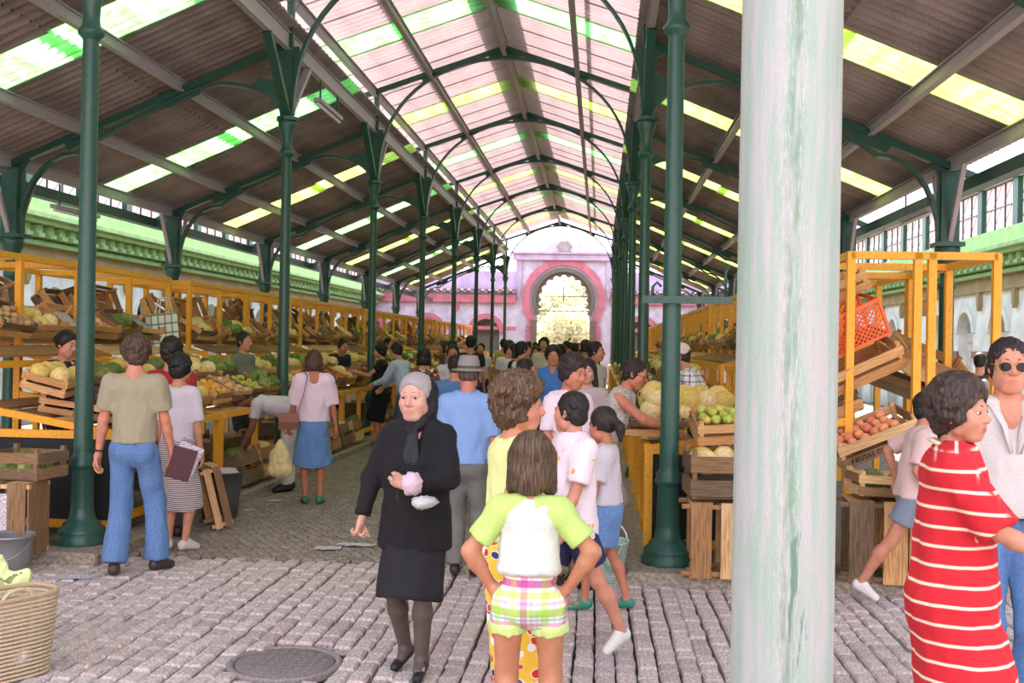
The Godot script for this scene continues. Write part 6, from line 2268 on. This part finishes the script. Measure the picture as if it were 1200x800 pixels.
	# --- woman in black dress
	d = {"label": "person in short sleeved black dress picking fruit at the long stalls", "x": -3.36, "z": 16.0, "h": 1.55, "yaw": -84, "head": [0, 4], "fem": true, "lvl": 1, "hair": "wavy", "hair_c": rgb(30, 24, 24), "skin": tan, "dress": true, "bottom": "skirt", "skirt": 0.42, "flare": 0.185, "sleeve": 0.5, "top_m": cloth(rgb(24, 24, 27), 0.9), "fat": 1.08, "lh": V(0.12, 1.24, 0.42), "rh": V(-0.12, 1.2, 0.4), "le": V(0.3, -1, 0), "re": V(-0.3, -1, 0), "shoe_c": rgb(120, 90, 80)}
	person(d)
	# --- woman in pink sweater with bags
	d = {"label": "person in pale pink sweater and blue denim skirt carrying a brown shoulder bag", "x": -2.79, "z": 10.1, "h": 1.49, "yaw": 196, "head": [6, 10], "fem": true, "lvl": 0, "hair": "bob", "hair_c": rgb(98, 66, 48), "skin": rgb(210, 146, 112), "top_m": cloth(rgb(238, 222, 230), 0.9), "top_name": "sweater", "sleeve": 1.0, "sleeve_r": 1.35, "loose": 0.022, "hem": 0.0, "bottom": "skirt", "bottom_name": "denim_skirt", "skirt": 0.45, "flare": 0.225, "bot_m": denim, "hipw": 1.02,
		"lh": V(0.26, 0.84, 0.08), "rh": V(-0.26, 0.82, 0.04), "lc": 0.9, "cut": [[0, 0.52, -0.1, 0.07, 0, 0.46, -0.1, 0.05]], "shoe_c": rgb(58, 140, 92), "open_shoe": true, "lf": V(0.07, 0.08, 0.05)}
	o = person(d)
	var sbag := thing("shoulder_bag", "brown leather shoulder bag at the hip of the pale pink sweater", "bag", Vector3(-2.98, 0.74, -9.92), 0.25)
	put("pouch", chamfer_box(V(0.19, 0.16, 0.07), 0.02), mat(rgb(136, 84, 60), 0.5, M.t_fine, 6.0, false), sbag)
	plank("flap", V(0, 0.115, 0.038), V(0.185, 0.09, 0.01), mat(rgb(148, 92, 66), 0.5), sbag)
	st = mb()
	sweep(st, [V(0.08, 0.15, 0), V(0.14, 0.35, 0.02), V(0.17, 0.52, -0.02), V(0.13, 0.57, -0.12)], 0.009, 0.004, Vector3.BACK, 4)
	put("strap", done(st), mat(rgb(120, 74, 54), 0.5), sbag)
	carrier_bag(Vector3(-3.1, 0.28, -10.06), 0.1, rgb(236, 220, 150), "pale yellow plastic bag held beside the blue denim skirt", Vector3(0.1, 0.26, 0.07), true)
	# --- bent over person in white
	d = {"label": "person in white cap and clothes bending low into the counter", "x": -3.28, "z": 10.95, "h": 1.6, "yaw": -82, "lean": 84, "head": [0, 10], "lvl": 1, "hair": "short", "hair_c": rgb(60, 50, 46), "skin": rgb(150, 104, 80), "top_m": white, "bot_m": cloth(rgb(228, 222, 220)), "lh": V(0.14, 0.5, 0.5), "rh": V(-0.14, 0.5, 0.5), "shoe_c": rgb(28, 28, 30), "pz": -0.1}
	o = person(d)
	job("cap", o, cloth(rgb(238, 234, 228), 0.85), [egg(d.hc + d.HB * (V(0, 0.05, -0.02) * d.hs), d.HB, V(0.092, 0.09, 0.104) * d.hs, 0.01), egg(d.hc + d.HB * (V(0, -0.06, 0.08) * d.hs), d.HB, V(0.1, 0.1, 0.1) * d.hs, 0.01, true)], 0.009)
	# --- man in olive shirt and jeans
	d = {"label": "person in olive shirt and blue jeans seen from behind at the long stalls", "x": -3.13, "z": 6.87, "h": 1.59, "fat": 0.92, "sw": 0.94, "yaw": 186, "head": [32, 2], "lvl": 0, "hair": "wavy", "hair_c": rgb(96, 74, 56), "skin": rgb(228, 168, 138), "top_m": cloth(rgb(168, 162, 132), 0.9), "sleeve": 0.72, "sleeve_r": 1.18, "loose": 0.008, "hem": 0.02, "bot_m": denim_dark, "bottom_name": "jeans", "cuff": 0.088, "leg": 1.05, "shoe_c": rgb(70, 60, 54),
		"lh": V(0.28, 0.80, 0.04), "rh": V(-0.24, 0.86, 0.12), "rc": 0.85, "lf": V(0.11, 0.08, -0.05), "rf": V(-0.14, 0.08, 0.14), "rt": V(-0.5, -0.1, 1)}
	o = person(d)
	st = mb()
	var wr: Vector3 = d.arms[0][2]
	var wd: Vector3 = (d.arms[0][2] - d.arms[0][1]).normalized()
	var wp := []
	for k in 12: wp.append(wr - wd * 0.02 + (Basis(wd, TAU * k / 12.0) * wd.cross(Vector3.RIGHT).normalized()) * 0.031)
	sweep(st, wp, 0.004, 0.009, wd, 4, true)
	put("wristwatch", done(st), M.black, o)
	var fo := thing("folder", "dark red folder held beside the blue jeans", "folder", Vector3(-2.85, 0.62, -7.0), 0.5)
	plank("cover", V(0, 0.12, 0), V(0.16, 0.22, 0.03), mat(rgb(74, 34, 38), 0.5), fo).rotation.z = -0.3
	plank("paper_sheaf", V(0.03, 0.14, -0.03), V(0.17, 0.23, 0.02), M.paper, fo).rotation.z = -0.42
	person({"label": "person in white blouse and striped skirt beyond the blue jeans", "x": -3.17, "z": 7.72, "h": 1.46, "yaw": 168, "fem": true, "lvl": 1, "hair": "wavy", "hair_c": rgb(30, 26, 26), "skin": tan, "top_m": white, "sleeve": 0.9, "bottom": "skirt", "skirt": 0.36, "flare": 0.185, "bot_m": cloth(Color.WHITE, 0.9, print_stripes(rgb(226, 220, 216), rgb(90, 84, 86), 3, 3), 16.0), "shoe_c": rgb(232, 226, 216), "lt": V(0.7, -0.12, 0.7)})
	person({"label": "person in red top beyond the olive shirt", "x": -3.44, "z": 8.2, "h": 1.58, "yaw": 200, "fem": true, "lvl": 1, "hair": "wavy", "hair_c": rgb(44, 34, 30), "skin": tan, "top_m": cloth(rgb(176, 44, 56)), "bot_m": cloth(rgb(70, 60, 64))})
	# --- stall keepers
	person({"label": "stall keeper in dark rose patterned dress behind the first column", "x": -4.5, "y": 0.07, "z": 8.5, "h": 1.56, "yaw": 60, "head": [10, 12], "fem": true, "lvl": 1, "hair": "bun", "hair_c": rgb(26, 24, 26), "skin": tan, "dress": true, "bottom": "skirt", "top": "long", "top_m": cloth(Color.WHITE, 0.9, print_blobs(rgb(40, 30, 38), [rgb(206, 80, 96), rgb(30, 24, 30), rgb(220, 190, 190), rgb(120, 40, 60)], 60, 7, 16, 22), 3.0), "rh": V(-0.1, 1.0, 0.35), "lh": V(0.1, 1.0, 0.38)})
	person({"label": "stall keeper in grey green smock and cap beside the second column", "x": -4.28, "y": 0.07, "z": 12.33, "h": 1.6, "yaw": 70, "fem": true, "lvl": 1, "hair": "short", "hair_c": rgb(34, 30, 30), "skin": tan, "top": "long", "top_m": cloth(rgb(116, 128, 112)), "bottom": "skirt", "bot_m": cloth(rgb(60, 62, 60))})
	person({"label": "stall keeper in dark waistcoat bending over lettuces by the third column", "x": -4.42, "y": 0.07, "z": 17.18, "h": 1.6, "yaw": 50, "lean": 25, "lvl": 1, "hair_c": rgb(28, 24, 24), "skin": tan, "top_m": cloth(rgb(52, 54, 60)), "bot_m": cloth(rgb(50, 50, 54))})
	person({"label": "stall keeper in faded pink blouse by the fourth column", "x": -4.5, "y": 0.07, "z": 22.05, "h": 1.6, "yaw": 80, "fem": true, "lvl": 1, "hair": "short", "hair_c": rgb(36, 30, 30), "skin": tan, "top_m": cloth(rgb(214, 166, 150)), "bot_m": cloth(rgb(70, 60, 60)), "rh": V(-0.1, 1.2, 0.45)})
	# --- woman in red striped dress
	d = {"label": "person in red dress with cream stripes and white earrings, beside the pale pillar", "x": 1.22, "z": 3.72, "h": 1.49, "yaw": 72, "head": [-24, 2], "fem": true, "lvl": 0, "fat": 1.17, "bust": 1.15, "hipw": 1.0, "wide": 1.05, "hair": "perm", "hs": 0.98, "hair_c": rgb(76, 60, 48), "skin": rgb(224, 176, 146), "dress": true, "bottom": "skirt", "skirt": 0.34, "flare": 0.235, "sleeve": 1.0, "sleeve_r": 1.3, "loose": 0.004, "lip": Color(0.82, 0.46, 0.44),
		"top_m": cloth(Color.WHITE, 0.85, print_stripes(rgb(206, 32, 44), rgb(240, 222, 190), 3, 14), 3.9), "rh": V(-0.08, 1.06, 0.34), "lh": V(0.1, 1.06, 0.34), "re": V(-1, -0.5, -0.2), "rhd": V(0.3, -0.2, 1), "rc": 0.6, "lc": 0.6, "wf": 8.0}
	o = person(d)
	put("earring", blob(0.011, 0.011, 0.011, 8, 10), M.white, o, d.hc + d.HB * (V(-0.084, -0.036, -0.004) * d.hs))
	put("earring", blob(0.011, 0.011, 0.011, 8, 10), M.white, o, d.hc + d.HB * (V(0.084, -0.036, -0.004) * d.hs))
	st = mb()
	var nk := []
	for k in 20:
		var a := TAU * k / 20.0
		nk.append(d.SP.call(0.084 * sin(a), 0.522 - 0.03 * cos(a), -0.005 + 0.084 * cos(a)))
	sweep(st, nk, 0.008, 0.012, Vector3.UP, 6, true)
	put("collar_piping", done(st), cloth(rgb(238, 220, 180)), o)
	# --- man in sunglasses
	d = {"label": "person in sunglasses, open white shirt and jeans beside the red striped dress", "x": 1.73, "z": 4.62, "h": 1.64, "yaw": -6, "head": [-4, -2], "lvl": 0, "hair": "short", "hair_c": rgb(44, 34, 30), "glasses": "dark", "skin": rgb(232, 172, 142), "top_m": cloth(rgb(216, 210, 202), 0.85), "loose": 0.014, "sleeve": 0.9, "sleeve_r": 1.25, "hem": 0.02, "bot_m": denim_dark, "bottom_name": "jeans", "cut": [[0, 0.54, 0.08, 0.06, 0, 0.3, 0.15, 0.022]], "lh": V(0.2, 1.02, 0.22), "rh": V(-0.24, 0.84, 0.06)}
	o = person(d)
	st = mb()
	for q in [-1, 1]: sweep(st, [d.SP.call(q * 0.06, 0.52, 0.0), d.SP.call(q * 0.075, 0.5, 0.06), d.SP.call(q * 0.04, 0.42, 0.115), d.SP.call(q * 0.012, 0.3, 0.128)], 0.006, 0.022, Vector3.UP, 6)
	put("collar", done(st), d.top_m, o)
	put("belt", unit_box, M.black, o, d.SP.call(0, 0.03, 0)).scale = V(0.265, 0.035, 0.2)
	# --- running child
	d = {"label": "person in pink tee and denim shorts running past the crates", "x": 2.0, "z": 6.86, "h": 1.31, "yaw": 84, "child": true, "lvl": 0, "hair": "short", "hair_c": rgb(36, 32, 30), "skin": rgb(222, 166, 134), "top_m": cloth(rgb(228, 200, 192), 0.9), "top_name": "tee_shirt", "fat": 1.08, "loose": 0.012, "sleeve": 0.85, "sleeve_r": 1.2, "bottom": "shorts", "short": 0.6, "bot_m": cloth(rgb(130, 146, 158), 0.9), "leg": 1.1, "lean": 8,
		"rf": V(-0.06, 0.13, -0.43), "rt": V(-0.1, -0.6, 1), "lf": V(0.07, 0.09, 0.2), "rh": V(-0.24, 0.92, 0.12), "lh": V(0.24, 1.0, -0.1), "shoe_c": rgb(236, 232, 226)}
	person(d)
	person({"label": "person in dark shirt by the arches beyond the sunglasses", "x": 4.75, "z": 13.6, "h": 1.58, "yaw": 150, "lvl": 2, "hair_c": rgb(30, 26, 26), "skin": tan, "top_m": cloth(rgb(60, 56, 60)), "bot_m": cloth(rgb(60, 60, 66))})
	person({"label": "person in beige top by the arches beyond the sunglasses", "x": 4.55, "z": 12.6, "h": 1.52, "yaw": 160, "fem": true, "lvl": 2, "hair": "bob", "hair_c": rgb(40, 30, 28), "skin": tan, "top_m": cloth(rgb(200, 180, 170)), "bot_m": cloth(rgb(60, 60, 66))})
	d = {"label": "stall keeper in white and navy checked shirt and pale cap behind the counter", "x": 1.02, "y": 0.07, "z": 9.88, "h": 1.6, "yaw": -100, "lean": 26, "lvl": 1, "hair": "short", "hair_c": rgb(60, 50, 44), "skin": tan, "top_m": cloth(Color.WHITE, 0.9, print_check(rgb(238, 238, 240), rgb(60, 70, 110), rgb(60, 70, 110)), 4.5), "bot_m": cloth(rgb(60, 60, 70)), "sleeve": 0.9, "fat": 1.1}
	o = person(d)
	job("cap", o, cloth(rgb(236, 226, 214), 0.85), [egg(d.hc + d.HB * (V(0, 0.055, -0.015) * d.hs), d.HB, V(0.09, 0.085, 0.104) * d.hs, 0.01), egg(d.hc + d.HB * (V(0, -0.07, 0.06) * d.hs), d.HB, V(0.12, 0.1, 0.14) * d.hs, 0.01, true)], 0.009)
	# --- the crowd towards the gate
	rng.seed = 909
	var tints := [["white", rgb(236, 232, 234)], ["rose", rgb(226, 160, 170)], ["navy", rgb(50, 58, 92)], ["black", rgb(36, 36, 40)], ["cream", rgb(232, 222, 196)], ["green", rgb(98, 140, 104)], ["grey", rgb(150, 150, 154)], ["sky blue", rgb(150, 190, 226)], ["brown", rgb(120, 90, 70)], ["lilac", rgb(196, 180, 214)], ["yellow", rgb(230, 206, 110)], ["red", rgb(196, 60, 60)]]
	var stand := ["walking to the gate", "facing out of the crowd", "turned to the stalls"]
	var spots := [[-0.62, 16.8, 1, 0], [-1.32, 16.2, 3, 2], [-1.5, 17.4, 0, 0], [-2.1, 17.0, 3, 0], [-2.6, 18.4, 6, 2], [-0.1, 15.6, 4, 1], [-0.25, 18.2, 5, 0], [-1.0, 19.0, 4, 1], [-1.75, 20.0, 2, 0], [-2.4, 21.2, 0, 1], [-3.0, 20.2, 8, 2], [-0.5, 21.0, 7, 0], [-1.2, 22.0, 9, 0], [-2.0, 23.0, 11, 2], [-2.9, 24.0, 1, 0], [-0.2, 24.0, 3, 0], [-1.5, 24.6, 6, 1], [-0.8, 25.4, 2, 2], [-2.4, 26.2, 10, 0], [-1.7, 27.6, 3, 0], [-0.4, 28.0, 0, 0], [-1.1, 29.4, 1, 1], [-2.6, 29.0, 7, 0], [-1.9, 31.0, 5, 0], [-0.7, 31.6, 8, 0], [-1.4, 33.4, 4, 0], [-2.3, 34.0, 2, 2], [-0.3, 34.6, 9, 0], [-1.0, 36.4, 11, 0], [-2.0, 37.0, 6, 0], [-1.5, 39.5, 0, 0], [-0.8, 41.0, 3, 1]]
	for i in spots.size():
		var e: Array = spots[i]
		var t: Array = tints[e[2]]
		var fem: bool = i % 3 == 1
		var yaw: float = [180.0, 0.0, -90.0][e[3]] + rng.randf_range(-25, 25)
		var far: String = ["in the near crowd", "midway down the lane", "far down the lane"][0 if e[1] < 20 else (1 if e[1] < 28 else 2)]
		person({"label": "person in %s top and %s %s, %s" % [t[0], "skirt" if fem else "trousers", stand[e[3]], far], "group": "shoppers in the crowd", "x": e[0], "z": e[1], "h": rng.randf_range(1.52, 1.72), "yaw": yaw, "fem": fem, "lvl": 2, "hair": ["short", "bob", "wavy"][1 if fem else (0 if i % 2 else 2)], "hair_c": [rgb(30, 26, 26), rgb(48, 36, 30), rgb(70, 54, 42), rgb(34, 30, 32)][i % 4], "skin": tan, "top_m": cloth(t[1]), "bottom": "skirt" if fem else "trousers", "bot_m": cloth([rgb(60, 66, 90), rgb(90, 84, 80), rgb(44, 44, 50)][i % 3]), "top": "short" if i % 4 else "long"})
	flush_jobs()
